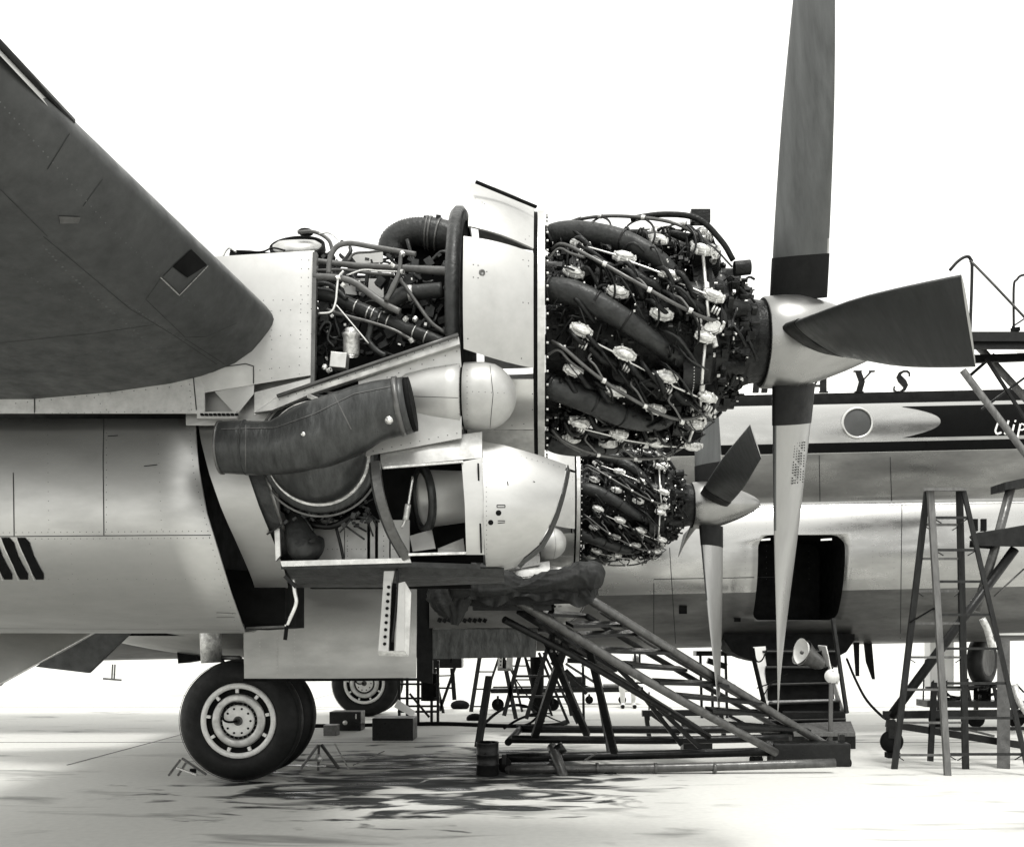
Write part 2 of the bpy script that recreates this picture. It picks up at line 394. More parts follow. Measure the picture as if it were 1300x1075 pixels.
# italic serif letters and the script word on the nose
def letters(name, polys, m, off=.014):
    mb = MB()
    for poly in polys:
        n = 5; a, b, c, d = poly; rows = []
        for i in range(n+1):
            t = i/n; row = []
            for u in (0, .5, 1):
                p, q = hit(bF, (a[0]*(1-t)+d[0]*t)*(1-u)+(b[0]*(1-t)+c[0]*t)*u, (a[1]*(1-t)+d[1]*t)*(1-u)+(b[1]*(1-t)+c[1]*t)*u); row.append(p+q*off)
            rows.append(row)
        mb.grid(rows)
    return build(mb, name, m, FUS)
def ital(pts, cx, top=471, bot=499, sl=.28): return [(cx+x+sl*(bot-y), y) for x, y in pts]
def quad(x0, y0, x1, y1, w0, w1=None):
    w1 = w0 if w1 is None else w1
    return [(x0-w0/2, y0), (x0+w0/2, y0), (x1+w1/2, y1), (x1-w1/2, y1)]
def glyph(ch, cx, t=471, b=499):
    out = []
    def st(x0, y0, x1, y1, w): out.append(ital(quad(x0, y0, x1, y1, w*1.35), cx))
    def serif(x, y, w=7): out.append(ital([(x-w/2, y-.9), (x+w/2, y-.9), (x+w/2, y+.9), (x-w/2, y+.9)], cx))
    if ch == 'Y':
        st(-9, t, 0, t+14, 6); st(9, t, 0, t+14, 2); st(0, t+14, 0, b, 6); serif(-9, t+1, 11); serif(9, t+1, 8); serif(0, b-1, 12)
    if ch == 'A':
        st(0, t, -9, b, 2); st(0, t, 8, b, 6.5); out.append(ital([(-6, t+18), (5, t+18), (5, t+20.5), (-6, t+20.5)], cx)); serif(-9, b-1, 8); serif(8, b-1, 12)
    if ch == 'W':
        for x in (-9, 2): st(x-5, t, x, b, 6); st(x+5, t, x, b, 2)
        serif(-14, t+1, 9); serif(-3, t+1, 9); serif(8, t+1, 8)
    if ch == 'R':
        st(-7, t, -7, b, 6); serif(-7, b-1, 11); serif(-7, t+1, 9); st(0, t+15, 8, b, 6)
        for k in range(8):
            a0, a1 = -90+180*k/8, -90+180*(k+1)/8
            out.append(ital([(-3+8*math.cos(R(a0)), t+7.5+7.5*math.sin(R(a0))), (-3+8*math.cos(R(a1)), t+7.5+7.5*math.sin(R(a1))), (-3+4*math.cos(R(a1)), t+7.5+5.5*math.sin(R(a1))), (-3+4*math.cos(R(a0)), t+7.5+5.5*math.sin(R(a0)))], cx))
    if ch == 'S':
        pts = [(7.5, 478.5), (6.5, 474.5), (3, 472), (-1.5, 472), (-5.5, 474.5), (-6, 478.5), (-2, 482.8), (2.5, 486.5), (6, 490.5), (5.5, 495), (1, 498), (-4, 498), (-7.5, 495.5), (-8.2, 491)]
        ws = [2.2, 2.2, 2.3, 2.6, 4.4, 6.4, 7.6, 7.6, 6.4, 4.4, 2.6, 2.3, 2.2, 2.2]
        n = len(pts); L_, R_ = [], []
        for i, (x, y) in enumerate(pts):
            ax, ay = pts[max(0, i-1)]; bx, by = pts[min(n-1, i+1)]; l = math.hypot(bx-ax, by-ay); nx_, ny_ = -(by-ay)/l, (bx-ax)/l
            L_.append((x+nx_*ws[i]/2, y+ny_*ws[i]/2)); R_.append((x-nx_*ws[i]/2, y-ny_*ws[i]/2))
        for i in range(n-1): out.append(ital([L_[i], L_[i+1], R_[i+1], R_[i]], cx))
    return out
for ch, cx in (('R', 905), ('W', 968), ('A', 1037), ('Y', 1090), ('S', 1141)):
    letters('letter', glyph(ch, cx), M['stripe'])
# white painted script on the dark band
scr = []
def sq(x0, y0, x1, y1, w=2.0):
    l = math.hypot(x1-x0, y1-y0) or 1; nx_, ny_ = -(y1-y0)/l*w/2, (x1-x0)/l*w/2
    scr.append([(x0+nx_, y0+ny_), (x1+nx_, y1+ny_), (x1-nx_, y1-ny_), (x0-nx_, y0-ny_)])
for a, b in (((1275, 536), (1270, 534)), ((1270, 534), (1266, 538)), ((1266, 538), (1263, 547)), ((1263, 547), (1265, 551)), ((1265, 551), (1271, 549))): sq(*a, *b, 2.4)
sq(1280, 534, 1275, 551, 2.4); sq(1275, 551, 1280, 551, 1.6)
sq(1287, 539, 1284, 551, 2.4); sq(1289, 533.5, 1288, 536, 2)
for k in range(4):
    x = 1295+k*12
    sq(x, 538, x-4, 556 if k < 2 else 551, 2.4)
    for u in range(6):
        a0, a1 = R(-90+36*u), R(-90+36*(u+1)); sq(x+1+5*math.cos(a0), 542+4*math.sin(a0), x+1+5*math.cos(a1), 542+4*math.sin(a1), 1.8)
letters('script_lettering', scr, M['white'], .012)
# cabin window, frame, and further round windows hidden/partly hidden along the row
def win(px, py, r=.225):
    p, q = hit(bF, px, py)
    mb = MB().lathe([(.035, 0), (.032, r*.6), (.012, r)], p, -Vector((0, 1, 0)), 32); w = build(mb, 'window_pane', M['glass'], FUS)
    mb = MB().lathe([(.0, r), (.034, r-.004), (.036, r+.02), (.004, r+.034)], p, -Vector((0, 1, 0)), 36); build(mb, 'window_frame', M['skin'], FUS)
for px in (1088, 850, 610, 380): win(px, 537+(1088-px)*.012)
# doorway trim, small placards, vents, seams on the fuselage
sm = MB()
for ln in ([(1000, 641), (1100, 640), (1300, 636)], [(860, 643), (1000, 641)], [(830, 735), (1000, 732)], [(850, 695), (858, 822)], [(1145, 640), (1143, 810)], [(1040, 578), (1041, 636)], [(1130, 580), (1132, 636)], [(830, 740), (830, 824)], [(1215, 640), (1217, 812)]):
    drape(sm, bF, ln, .012, .004, 20)
build(sm, 'skin_joint', M['seam'], FUS)
sm = MB(); drape(sm, bF, [(560, 649), (1320, 637)], .03, .006, 60); build(sm, 'lobe_crease_strip', M['tube'], FUS)
rv = MB()
for x in range(865, 1300, 27):
    rivets(rv, bF, [(x, 650), (x, 735)], 7, .005)
build(rv, 'skin_rivets', M['rivet'], FUS, kind='stuff')
pm = MB()
for x0, y0, w, h in ((1234, 659, 7, 15), (1245, 659, 7, 15), (932, 783, 8, 5), (862, 768, 10, 10), (1176, 560, 3, 3)):
    pts = [hit(bF, x, y) for x, y in ((x0, y0), (x0+w, y0), (x0+w, y0+h), (x0, y0+h))]
    build(MB().plate([p+q*.02 for p, q in pts], .02), 'static_vent', M['black'], FUS)
lbl = MB()
for x0, x1, y in ((966, 978, 684), (1042, 1056, 684)):
    pts = [P(x, yy, 14.93) for x, yy in ((x0, y), (x1, y-1), (x1, y+1.4), (x0, y+2.2))]; lbl.plate(pts, .01)
build(lbl, 'door_placard', M['white'], FUS)
# hatch leaf hanging under the doorway and belly aerials
mb = MB(); rows = []
for i in range(9):
    t = i/8; x = 3.05+2.2*t; rows.append([(x, 15.6+.5*u, 1.62-.42*math.sqrt(max(.02, 1-(2*t-1)**2))*(1-(2*u-1)**2*.2)) for u in [k/5 for k in range(6)]])
mb.grid(rows, .02); rows = []
mb2 = MB(); pts = [Vector((3.05+2.2*t, 15.55, 1.62-.42*math.sqrt(max(.0, 1-(2*t-1)**2)))) for t in [k/16 for k in range(17)]]
mb2.plate(pts+[Vector((5.25, 15.55, 1.72)), Vector((3.05, 15.55, 1.72))], .9)
build(mb2, 'belly_hatch', M['black'], FUS)
def aerial(px, py0, py1, d, lean=0):
    mb = MB(); mb.beam(P(px, py0, d), P(px+lean, py1, d), .10, .02); return mb
build(MB().plate([P(1096, 805, 16.2), P(1106, 805, 16.2), P(1111, 862, 16.2), P(1108, 862, 16.2), P(1100, 840, 16.2)], .04), 'blade_aerial', M['black'], FUS)
build(MB().plate([P(1084, 815, 16), P(1091, 815, 16), P(1091, 858, 16), P(1087, 858, 16)], .04), 'blade_aerial', M['black'], FUS)
mb = MB(); mb.beam(P(143, 843, 15.6), P(142, 862, 15.6), .02); mb.beam(P(146, 843, 15.6), P(145, 862, 15.6), .02); mb.beam(P(131, 861, 15.6), P(154, 863, 15.6), .03)
build(mb, 'towel_rail_aerial', M['steell'], FUS)
build(MB().beam(P(1057, 785, 14.4), P(1075, 905, 14.0), .05), 'hatch_prop', M['wood'], FUS)

# ---------------- wing: one panel either side of each nacelle, lofted along the span
def wing_sec(d):
    """airfoil at depth d (span station); LE position, chord, thickness"""
    le = -1.56-.134*(5.3-d) if d < 5.3 else -1.56+.085*(d-5.3)
    z = 3.5+(.061 if d < 5.3 else .075)*(5.3-d); ch = 3.7-.17*(5.3-d); k = ch/3.7
    L = [(0, 0), (.008, -.035), (.03, -.075), (.07, -.13), (.12, -.19), (.22, -.26), (.35, -.31), (.6, -.37), (.95, -.42), (1.4, -.46), (1.9, -.46), (2.5, -.40), (3.1, -.29), (3.7, -.16)]
    U = [(3.7, -.14), (3.0, .02), (2.3, .16), (1.6, .25), (1.0, .28), (.55, .25), (.28, .19), (.12, .125), (.04, .07), (.01, .03)]
    return [Vector((le-x*k, d, z+h*k)) for x, h in L+U]
wm = MB(); ds = [15.4, 14, 12.5, 11, 9.5, 8, 7, 6.1, 5.3, 4.8, 4.2, 3.6, 3, 2.4, 1.6, .6, -1, -3, -5]
sec = [wing_sec(d) for d in ds]; k_ = len(sec[0])
wm.add([v for s_ in sec for v in s_], [(i*k_+j, i*k_+(j+1) % k_, (i+1)*k_+(j+1) % k_, (i+1)*k_+j) for i in range(len(ds)-1) for j in range(k_)]+[tuple(range(k_)), tuple(reversed(range((len(ds)-1)*k_, len(ds)*k_)))], True)
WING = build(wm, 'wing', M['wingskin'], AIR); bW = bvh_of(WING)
sm = MB()
for ln in ([(55, 300), (115, 350), (165, 392), (220, 425), (275, 462)], [(0, 435), (120, 423), (195, 412)], [(205, 352), (185, 380), (235, 428), (262, 427), (300, 410)], [(130, 228), (105, 262)], [(88, 170), (60, 215)], [(235, 430), (285, 462)], [(0, 240), (60, 300)]):
    drape(sm, bW, ln, .0035, .0015, 16)
build(sm, 'wing_joint', M['seam'], WING)
rv = MB(); rivets(rv, bW, [(55, 312), (75, 335), (110, 368), (150, 402), (180, 428)], 6, .006); rivets(rv, bW, [(160, 385), (232, 432)], 5, .004)
rivets(rv, bW, [(0, 130), (140, 290), (260, 400)], 9, .0035); rivets(rv, bW, [(0, 330), (200, 445)], 9, .0035); rivets(rv, bW, [(10, 455), (220, 440)], 9, .0035)
build(rv, 'wing_rivets', M['rivet'], WING, kind='stuff')
# landing lamp: dark glazed recess in the leading edge with a pale frame edge
def on_wing(pts, off=.004): 
    out = []
    for x, y in pts:
        p, q = hit(bW, x, y)
        if p is None: p, q = hit(bW, x-4, y+4)
        out.append(p+q*off)
    return out
def fillgrid(a, b, c, d, n=8, off=.005):
    rows = []
    for i in range(n+1):
        t = i/n; rows.append(on_wing([((a[0]*(1-t)+d[0]*t)*(1-u)+(b[0]*(1-t)+c[0]*t)*u, (a[1]*(1-t)+d[1]*t)*(1-u)+(b[1]*(1-t)+c[1]*t)*u) for u in [k/n for k in range(n+1)]], off))
    return MB().grid(rows)
build(fillgrid((242, 316), (262, 336), (237, 352), (218, 338)), 'landing_lamp', M['black'], WING)
build(fillgrid((218, 339), (237, 353), (228, 371), (206, 351), 6, .004), 'lamp_glass', M['wingskin'], WING)
sm = MB(); drape(sm, bW, [(203, 351), (227, 374), (263, 337)], .006, .006, 14); build(sm, 'lamp_frame', M['tube'], WING)
build(fillgrid((74, 274), (102, 275), (99, 283), (76, 283), 3, .004), 'access_panel', M['steell'], WING)
# de-icing rail proud of the leading edge, out towards the tip
mb = MB(); a = P(-10, 47, 3.07); b = P(91, 154, 3.55); a2 = Vector((a.x+.02, a.y, a.z)); mb.tube([a, b], .016, 10); build(mb, 'leading_edge_rail', M['steel'], WING)
mb = MB(); mb.plate([P(-10, 60, 3.05), P(88, 164, 3.53), P(91, 156, 3.56), P(-10, 49, 3.08)], .01); build(mb, 'rail_flange', M['bright'], WING)
# lowered flaps seen below the aft cowling
mb = MB(); mb.grid([[P(-30, 790, 7.2), P(40, 790, 7.2), P(118, 800, 7.2)], [P(-30, 830, 7.0), P(20, 825, 7.05), P(75, 826, 7.1)], [P(-30, 883, 6.9), P(0, 867, 6.95), P(20, 857, 7.0)]], .05)
build(mb, 'flap', M['shell'], WING)
build(MB().tube([P(-30, 886, 6.9), P(0, 868, 6.93), P(118, 803, 7.15)], .008, 6), 'flap_edge', M['tube'], WING)
build(MB().plate([P(112, 798, 8.6), P(168, 800, 8.6), P(112, 854, 8.6), P(45, 846, 8.6)], .05), 'flap', M['wingskin'], WING)

# ---------------- nacelle (outer one; the inner one is a copy set back)
YA, ZA = 6.15, 3.63
def Q(x, th, r): return Vector((x, YA-r*math.cos(R(th)), ZA+r*math.sin(R(th))))
mb = MB(); mb.lathe([(-.035, .70), (-.035, .80), (.008, .80), (.008, .70)], (0, YA, ZA), (1, 0, 0), 96, False, closed=True)
mb.lathe([(-.028, 0), (-.028, .72)], (0, YA, ZA), (1, 0, 0), 48)
NAC = build(mb, 'nacelle', [M['plate']], AIR, label='outer engine nacelle with its side panels off')
def nb(mb, name, m, **k): return build(mb, name, M[m] if isinstance(m, str) else m, NAC, **k)
# blackened rear baffle, ring bolts
nb(MB().lathe([(.012, 0), (.012, .735)], (0, YA, ZA), (1, 0, 0), 48), 'rear_baffle', 'black')
mb = MB()
for k in range(60):
    p = Q(.016, k*6, .775); mb.tube([p, p+Vector((.014, 0, 0))], .007, 6)
nb(mb, 'ring_bolts', 'cast', kind='stuff')
nb(MB().lathe([(-.062, .74), (-.062, .79), (-.038, .79), (-.038, .74)], (0, YA, ZA), (1, 0, 0), 72, False, closed=True), 'ring_seal', 'black')
# firewall ring
nb(MB().lathe([(-.575, .74), (-.575, .80), (-.55, .825), (-.51, .825), (-.49, .80), (-.49, .74)], (0, YA, ZA), (1, 0, 0), 72, True, a0=-70, a1=200), 'firewall_ring', 'duct')
nb(MB().lathe([(-.50, 0), (-.50, .77)], (0, YA, ZA), (1, 0, 0), 48), 'firewall', 'black')
# cowl flaps
def cflap(tl, tr, rl, rr, nm='cowl_flap', x0=-.45, x1=-.058, bul=.02, m='bright'):
    rows = []
    for i in range(9):
        t = i/8; row = []
        for j in range(9):
            u = j/8; th = (tl[0]+(tl[1]-tl[0])*t)*(1-u)+(tr[0]+(tr[1]-tr[0])*t)*u; r = (rl[0]*(1-t)+rl[1]*t)*(1-u)+(rr[0]*(1-t)+rr[1]*t)*u+bul*math.sin(math.pi*u)
            row.append(Q(x0+(x1-x0)*u, th, r))
        rows.append(row)
    return nb(MB().grid(rows, .012), nm, m)
f1 = cflap((19.5, -20), (19, -28), (.95, .95), (.825, .825), x0=-.455)
f2 = cflap((46, 23.5), (60, 21), (1.0, .96), (.82, .83), x0=-.43)
f2['label'] = 'upper cowl flap propped open'; f1['label'] = 'middle cowl flap with a round fastener'
for k in range(5): cflap((205-k*30, 178-k*30), (205-k*30, 178-k*30), (.86, .86), (.83, .83))
bf1, bf2 = bvh_of(f1), bvh_of(f2)
def dots(b, lst, r=.004, m='rivet', nm='fastener'):
    mb = MB()
    for x, y in lst: rivets(mb, b, [(x, y), (x, y)], 5, r)
    return nb(mb, nm, m)
dots(bf1, [(601, 336), (607, 337), (601, 352), (607, 353), (618, 345), (664, 330), (671, 331), (664, 384), (671, 385), (671, 338), (594, 430), (662, 455)], .004)
mb = MB(); p, q = hit(bf1, 612, 346); mb.lathe([(0, .018), (.004, .018), (.004, .011), (.002, .010), (.002, 0)], p, q, 20); nb(mb, 'fastener', 'steell')
dots(bf2, [(612, 257), (615, 259), (603, 252), (667, 304), (672, 300)], .004)
nb(MB().beam(P(604, 231, 5.35), P(681, 263, 5.52), .02, .012), 'flap_seal', 'black')
# side skin under the flaps, behind the ring
def skin(x0, x1, t0, t1, r0, r1, nm, m, nt_=18):
    return nb(MB().grid([[Q(x0+(x1-x0)*u, t0+(t1-t0)*i/nt_, r0+(r1-r0)*u) for u in (0, .33, .66, 1)] for i in range(nt_+1)], .01), nm, m)
s1 = skin(-.475, -.06, -33, -58, .80, .80, 'cowl_skin', 'skin'); s2 = skin(-.475, -.06, -58.6, -120, .80, .80, 'cowl_skin', 'plate')
skin(-.475, -.06, 182, 240, .80, .80, 'cowl_skin', 'plate')
dots(bvh_of(s1), [(672, 480), (676, 500), (676, 520), (665, 538), (650, 540)], .004)
# blister fairings
def blister(prof, c, nm, sc=1.0):
    return nb(MB().lathe(prof, c, (1, 0, 0), 40), nm, 'skin')
BC = P(590, 503, 5.40)
nb(MB().lathe([(-.42, .02), (-.40, .11), (-.33, .145), (-.2, .170), (-.1, .183), (-.02, .192), (-.015, .17)], BC, (1, .0, .0), 40), 'intake_fairing', 'bright')
nb(MB().lathe([(-.005, .17), (0, .190), (.06, .194), (.12, .194), (.18, .182), (.225, .155), (.262, .118), (.288, .075), (.300, .038), (.303, 0)], BC, (1, .0, 0), 40), 'intake_fairing', 'bright')
nb(MB().lathe([(-.018, .172), (-.004, .172)], BC, (1, 0, 0), 40), 'fairing_seal', 'black')
bb_ = [bvh_of(o) for o in NAC.children if o.name.startswith('intake_fairing')]
mb = MB()
for b_ in bb_:
    for ln in ([(583, 465), (583, 541)], [(593, 470), (593, 541)], [(530, 470), (580, 462)], [(600, 497), (640, 499)]): rivets(mb, b_, ln, 7, .003)
nb(mb, 'fairing_rivets', 'rivet', kind='stuff')
mb = MB(); drape(mb, bb_[0], [(520, 503), (582, 505)], .003, .002, 10); drape(mb, bb_[1], [(622, 464), (626, 500), (622, 543)], .003, .002, 10); nb(mb, 'fairing_joints', 'seam', kind='stuff')
# diagonal engine-bearer rail with plates
nb(MB().plate([P(322, 524, 5.27), P(352, 503, 5.27), P(582, 424, 5.25), P(584, 437, 5.25), P(455, 480, 5.26), P(400, 498, 5.27), P(345, 521, 5.27)], .05), 'bearer_rail', 'plate', bevel=.004)
nb(pipe([(352, 503, 5.25), (582, 425, 5.23)], .012), 'rail_cap', 'steell')
mb = MB(); pl = nb(MB().plate([P(455, 484, 5.30), P(584, 440, 5.30), P(586, 470, 5.30), P(586, 556, 5.30), P(457, 580, 5.30)], .012), 'side_plate', 'bright')
bpz = bvh_of(pl)
rail = bpy.data.objects['bearer_rail']; br = bvh_of(rail)
mb = MB(); rivets(mb, br, [(355, 507), (580, 429)], 11, .004); rivets(mb, bpz, [(462, 490), (580, 446)], 14, .004); rivets(mb, bpz, [(462, 575), (580, 550)], 12, .004)
nb(mb, 'plate_rivets', 'rivet', kind='stuff')
# bright rear side panel and the skins round it
pa = nb(patch([(268, 326, 5.36), (399, 318, 5.42), (396, 476, 5.33), (250, 500, 5.33)], 10, 10, .04, .008), 'side_panel', 'bright')
pb = nb(patch([(323, 498, 5.34), (397, 479, 5.34), (397, 490, 5.34), (323, 527, 5.34)], 4, 4, .005, .008), 'side_panel', 'plate')
pc = nb(patch([(240, 462, 5.35), (325, 452, 5.34), (322, 500, 5.34), (300, 527, 5.34)], 6, 6, .006, .008), 'side_panel', 'shell')
nb(MB().plate([P(236, 440, 5.44), P(402, 430, 5.44), P(400, 500, 5.42), P(330, 540, 5.42), P(236, 540, 5.42)], .01), 'side_panel', 'shell')
ba = bvh_of(pa)
mb = MB()
for ln in ([(310, 382), (396, 380)], [(343, 395), (395, 392)], [(343, 427), (395, 424)], [(345, 395), (345, 480)], [(383, 330), (380, 475)], [(392, 330), (389, 475)], [(330, 470), (392, 462)]): rivets(mb, ba, ln, 11, .0035)
nb(mb, 'panel_rivets', 'rivet', kind='stuff')
mb = MB()
for ln in ([(399, 478), (325, 494), (325, 500)], [(268, 468), (312, 462), (322, 465), (322, 487)]): drape(mb, ba, ln, .006, .004, 12)
nb(mb, 'panel_joint', 'seam')
nb(MB().plate([P(397, 320, 5.40), P(402, 320, 5.40), P(399, 490, 5.32), P(394, 490, 5.32)], .04), 'panel_frame', 'steell')
# under-wing strip
st = nb(MB().grid([[Vector((x, 5.33, z)) for x in (-7.2, -5, -4, -3.1, -2.8, -2.4, -1.96)] for z in (3.36, 3.2, 3.05, 2.955)], .012), 'fairing_strip', 'plate')
bst = bvh_of(st); mb = MB()
for ln in ([(44, 504), (44, 530)], [(245, 472), (250, 526)], [(-20, 533), (250, 527)]): drape(mb, bst, ln, .006, .003, 10)
nb(mb, 'strip_joint', 'seam')
mb = MB(); rivets(mb, bst, [(240, 480), (243, 520)], 7, .0035); rivets(mb, bst, [(112, 497), (135, 520)], 9, .0035); rivets(mb, bst, [(20, 512), (230, 490)], 15, .0035); rivets(mb, bst, [(5, 526), (240, 521)], 10, .003)
nb(mb, 'strip_rivets', 'rivet', kind='stuff')
mb = MB()
for k in range(9): mb.plate([P(254+k*5.5, 524.5, 5.29), P(257.5+k*5.5, 524.5, 5.29), P(257.5+k*5.5, 527, 5.29), P(254+k*5.5, 527, 5.29)], .02)
nb(mb, 'hinge', 'black')
nb(MB().plate([P(250, 523, 5.315), P(300, 522, 5.315), P(300, 531, 5.315), P(250, 531, 5.315)], .03), 'hinge_strip', 'plate')
# deep rounded aft cowling
SECT = [(5.46, 2.955), (5.41, 2.87), (5.375, 2.76), (5.345, 2.63), (5.33, 2.50), (5.33, 2.38), (5.345, 2.26), (5.39, 2.14), (5.47, 2.03), (5.59, 1.92), (5.75, 1.82), (5.95, 1.745), (6.2, 1.70), (6.45, 1.69)]
FULL = SECT+[(12.9-y, z) for y, z in reversed(SECT[:-1])]
EDGE = [(528, 248), (560, 249), (600, 253), (650, 262), (700, 277), (750, 292), (803, 311)]
def edge_x(y, z):
    y = min(y, 6.45); py = PY0-(z-EYE)*FPX/y; px = EDGE[0][1]
    for (a, b), (c, d) in zip(EDGE, EDGE[1:]):
        if py >= a: px = b+(d-b)*(py-a)/(c-a)
    return (px-PX0)*y/FPX
def tail(x):
    if x > -4.6: return 1, 1
    t = (-4.6-x)/4.2; return max(.05, 1-.9*t**1.6), max(.05, 1-.8*t**1.4)
def aft(x0, x1, sy, sz, m, nm, n=12, top=2.955, y0=6.45, gap=0):
    """x0: offset of the forward edge from the raked cut line; x1: aft end (absolute) or a second offset if > -1.5"""
    rows = []; pts = [(y0+(y-y0)*sy, top+(z-top)*sz, edge_x(y0+(y-y0)*sy, top+(z-top)*sz)+gap*max(0, (top-z)/1.265)**1.3) for y, z in FULL]
    for i in range(n+1):
        row = []
        for y, z, ex in pts:
            a = ex+x0; b = x1 if x1 < -1.5 else ex+x1; x = a+(b-a)*i/n; ty, tz = tail(x); row.append(Vector((x, y0+(y-y0)*ty, top+(z-top)*tz)))
        rows.append(row)
    return nb(MB().grid(rows, 0), nm, m)
AFT = aft(0, -8.8, 1, 1, 'shell', 'aft_cowling', 26)
sol = AFT.modifiers.new('sheet', 'SOLIDIFY'); sol.thickness = .014; sol.offset = -1
bA = bvh_of(AFT); mb = MB()
for ln in ([(-10, 681), (100, 680), (268, 679)], [(132, 532), (131, 580), (132, 679)], [(17, 600), (18, 680)], [(0, 797), (305, 799)]): drape(mb, bA, ln, .005, .002, 24)
nb(mb, 'cowling_joints', 'seam', kind='stuff')
mb = MB(); rivets(mb, bA, [(4, 684), (266, 683)], 8, .003); rivets(mb, bA, [(4, 676), (264, 674)], 8, .003); rivets(mb, bA, [(60, 540), (62, 672)], 12, .0025); rivets(mb, bA, [(200, 540), (205, 672)], 12, .0025); rivets(mb, bA, [(90, 690), (95, 792)], 12, .0025); rivets(mb, bA, [(190, 690), (200, 792)], 12, .0025); rivets(mb, bA, [(0, 735), (285, 735)], 12, .0025); rivets(mb, bA, [(135, 540), (135, 672)], 9, .003); rivets(mb, bA, [(240, 535), (246, 600), (268, 690), (300, 795)], 8, .003)
nb(mb, 'cowling_rivets', 'rivet', kind='stuff')
sc_ = MB()
for ln in ([(183, 592), (200, 590)], [(275, 777), (300, 778)], [(275, 783), (298, 783)], [(137, 554), (150, 553)]): drape(sc_, bA, ln, .005, .003, 6)
nb(sc_, 'latch', 'black')
# slanted exhaust slots
for k in range(3):
    x0 = 25-k*20; mb = MB(); rows = []
    for i in range(9):
        t = i/8; xx = x0+(23*t**1.5); yy = 682+53*t; r = []
        for u in (0, .25, .5, .75, 1):
            w_ = (14 if 0 < i < 8 else 10); p, q = hit(bA, xx-3+w_*u+(1 if t > 0 else 0), yy); r.append(p+q*.004)
        rows.append(r)
    mb.grid(rows); nb(mb, 'exhaust_slot', 'black')
    rim = MB(); drape(rim, bA, [(x0-4, 682), (x0+2, 697), (x0+12, 718), (x0+19, 736)], .008, .007, 6); nb(rim, 'slot_rim', 'tube')
# frame band between aft cowling and turbo bay
aft(.015, .24, .965, .76, 'shell', 'frame_band', 4, gap=.16)
aft(.242, .34, .95, .73, 'duct', 'frame_band', 3, gap=.13)
aft(.342, .362, .93, .70, 'plate', 'frame_flange', 2, gap=.12)
nb(MB().plate([P(285, 722, 6.25), P(362, 728, 6.25), P(362, 796, 6.3), P(312, 799, 6.3)], .5), 'lower_duct', 'black')
nb(MB().beam(P(313, 797, 6.28), P(362, 795, 6.28), .02, .015), 'duct_edge', 'steell')
# inside of the aft bay: bulkhead
bk = [Vector((-2.15, 6.45+(y-6.45)*.93, 2.955+(z-2.955)*.95)) for y, z in FULL]
nb(MB().plate(bk, .01, (-1, 0, 0)), 'rear_bulkhead', 'black')
nb(MB().plate([P(345, 590, 5.47), P(352, 590, 5.47), P(356, 705, 5.5), P(350, 712, 5.5)], .03), 'frame_post', 'plate')
# turbo bay: back wall, floor, lit inner panels
nb(MB().box(((-1.60-.50)/2, 6.35, 2.62), (1.1, .06, 1.25)), 'bay_back_wall', 'black')
nb(MB().plate([P(357, 716, 5.45), P(520, 713, 5.45), P(610, 716, 5.45), P(610, 716, 7.1), P(357, 716, 7.1)], .03, (0, 0, -1)), 'bay_floor', 'duct')
ip = [nb(MB().plate([P(a, 660, 5.78), P(b, 660, 5.78), P(b, 717, 5.78), P(a, 717, 5.78)], .01), 'inner_panel', 'bright') for a, b in ((398, 437), (438, 466), (470, 476), (480, 494), (496, 520))]
mb = MB()
for o, lns in ((ip[0], [[(404, 712), (434, 712)], [(404, 697), (434, 697)]]), (ip[1], [[(441, 712), (464, 712)], [(441, 697), (464, 697)], [(441, 680), (441, 712)]]), (ip[3], [[(484, 712), (492, 712)], [(487, 680), (487, 712)]]), (ip[4], [[(499, 711), (516, 711)], [(499, 697), (516, 697)]])):
    b_ = bvh_of(o)
    for l in lns: rivets(mb, b_, l, 5.5, .0035)
nb(mb, 'inner_rivets', 'rivet', kind='stuff')
nb(MB().plate([P(356, 712, 5.43), P(520, 708, 5.43), P(522, 714, 5.43), P(358, 719, 5.43)], .02), 'sill', 'tube')
# turbo body (axis towards the camera and a little down)
TC = P(407, 577, 5.42); TA = Vector((0.03, -1, -.12)).normalized()
nb(MB().lathe([(-.2, .30), (-.02, .335), (.02, .345), (.05, .335), (.055, .30)], TC, TA, 48), 'turbo_casing', 'exh')
nb(MB().lathe([(.06, .285), (.06, .302), (.085, .302), (.085, .285)], TC, TA, 56, False, closed=True), 'turbo_ring', 'cast')
nb(MB().lathe([(.02, .355), (.02, .366), (.035, .366), (.035, .355)], TC, TA, 56, False, closed=True), 'turbo_ring', 'steell')
nb(MB().lathe([(.05, .29), (.14, .285), (.22, .25), (.28, .18), (.31, .09), (.318, 0)], TC, TA, 44), 'turbo_hood', 'exh')
nb(pipe([(279, 568, 5.12), (300, 568, 5.12), (350, 568, 5.12), (400, 553, 5.14), (440, 538, 5.14), (475, 523, 5.13), (519, 514, 5.12)], [.142, .148, .15, .19, .185, .165, .155], 28, 6, .82), 'exhaust_hood', 'exh')
def ringpx(px, py, d, px2, py2, r, w, m='tube', nm='clamp_band', flat=1.):
    a = P(px, py, d); b = P(px2, py2, d); t = (b-a).normalized()
    return nb(MB().tube([a-t*w/2, a+t*w/2], r, 28, flat=flat), nm, m)
ringpx(507, 516, 5.12, 519, 514, .166, .028, 'steell', flat=.84); ringpx(521, 513.5, 5.12, 530, 512, .150, .03, 'black', flat=.84); ringpx(281, 568, 5.12, 290, 568, .149, .012, 'steell', flat=.84)
ringpx(312, 568, 5.12, 320, 568, .1525, .006, 'seam', flat=.84)
mb = MB(); bh = bvh_of(bpy.data.objects['exhaust_hood'])
for ln in ([(281, 545), (350, 543), (400, 525), (450, 500), (500, 490)], [(425, 503), (446, 545)], [(312, 540), (312, 598)]): drape(mb, bh, ln, .006, .003, 12)
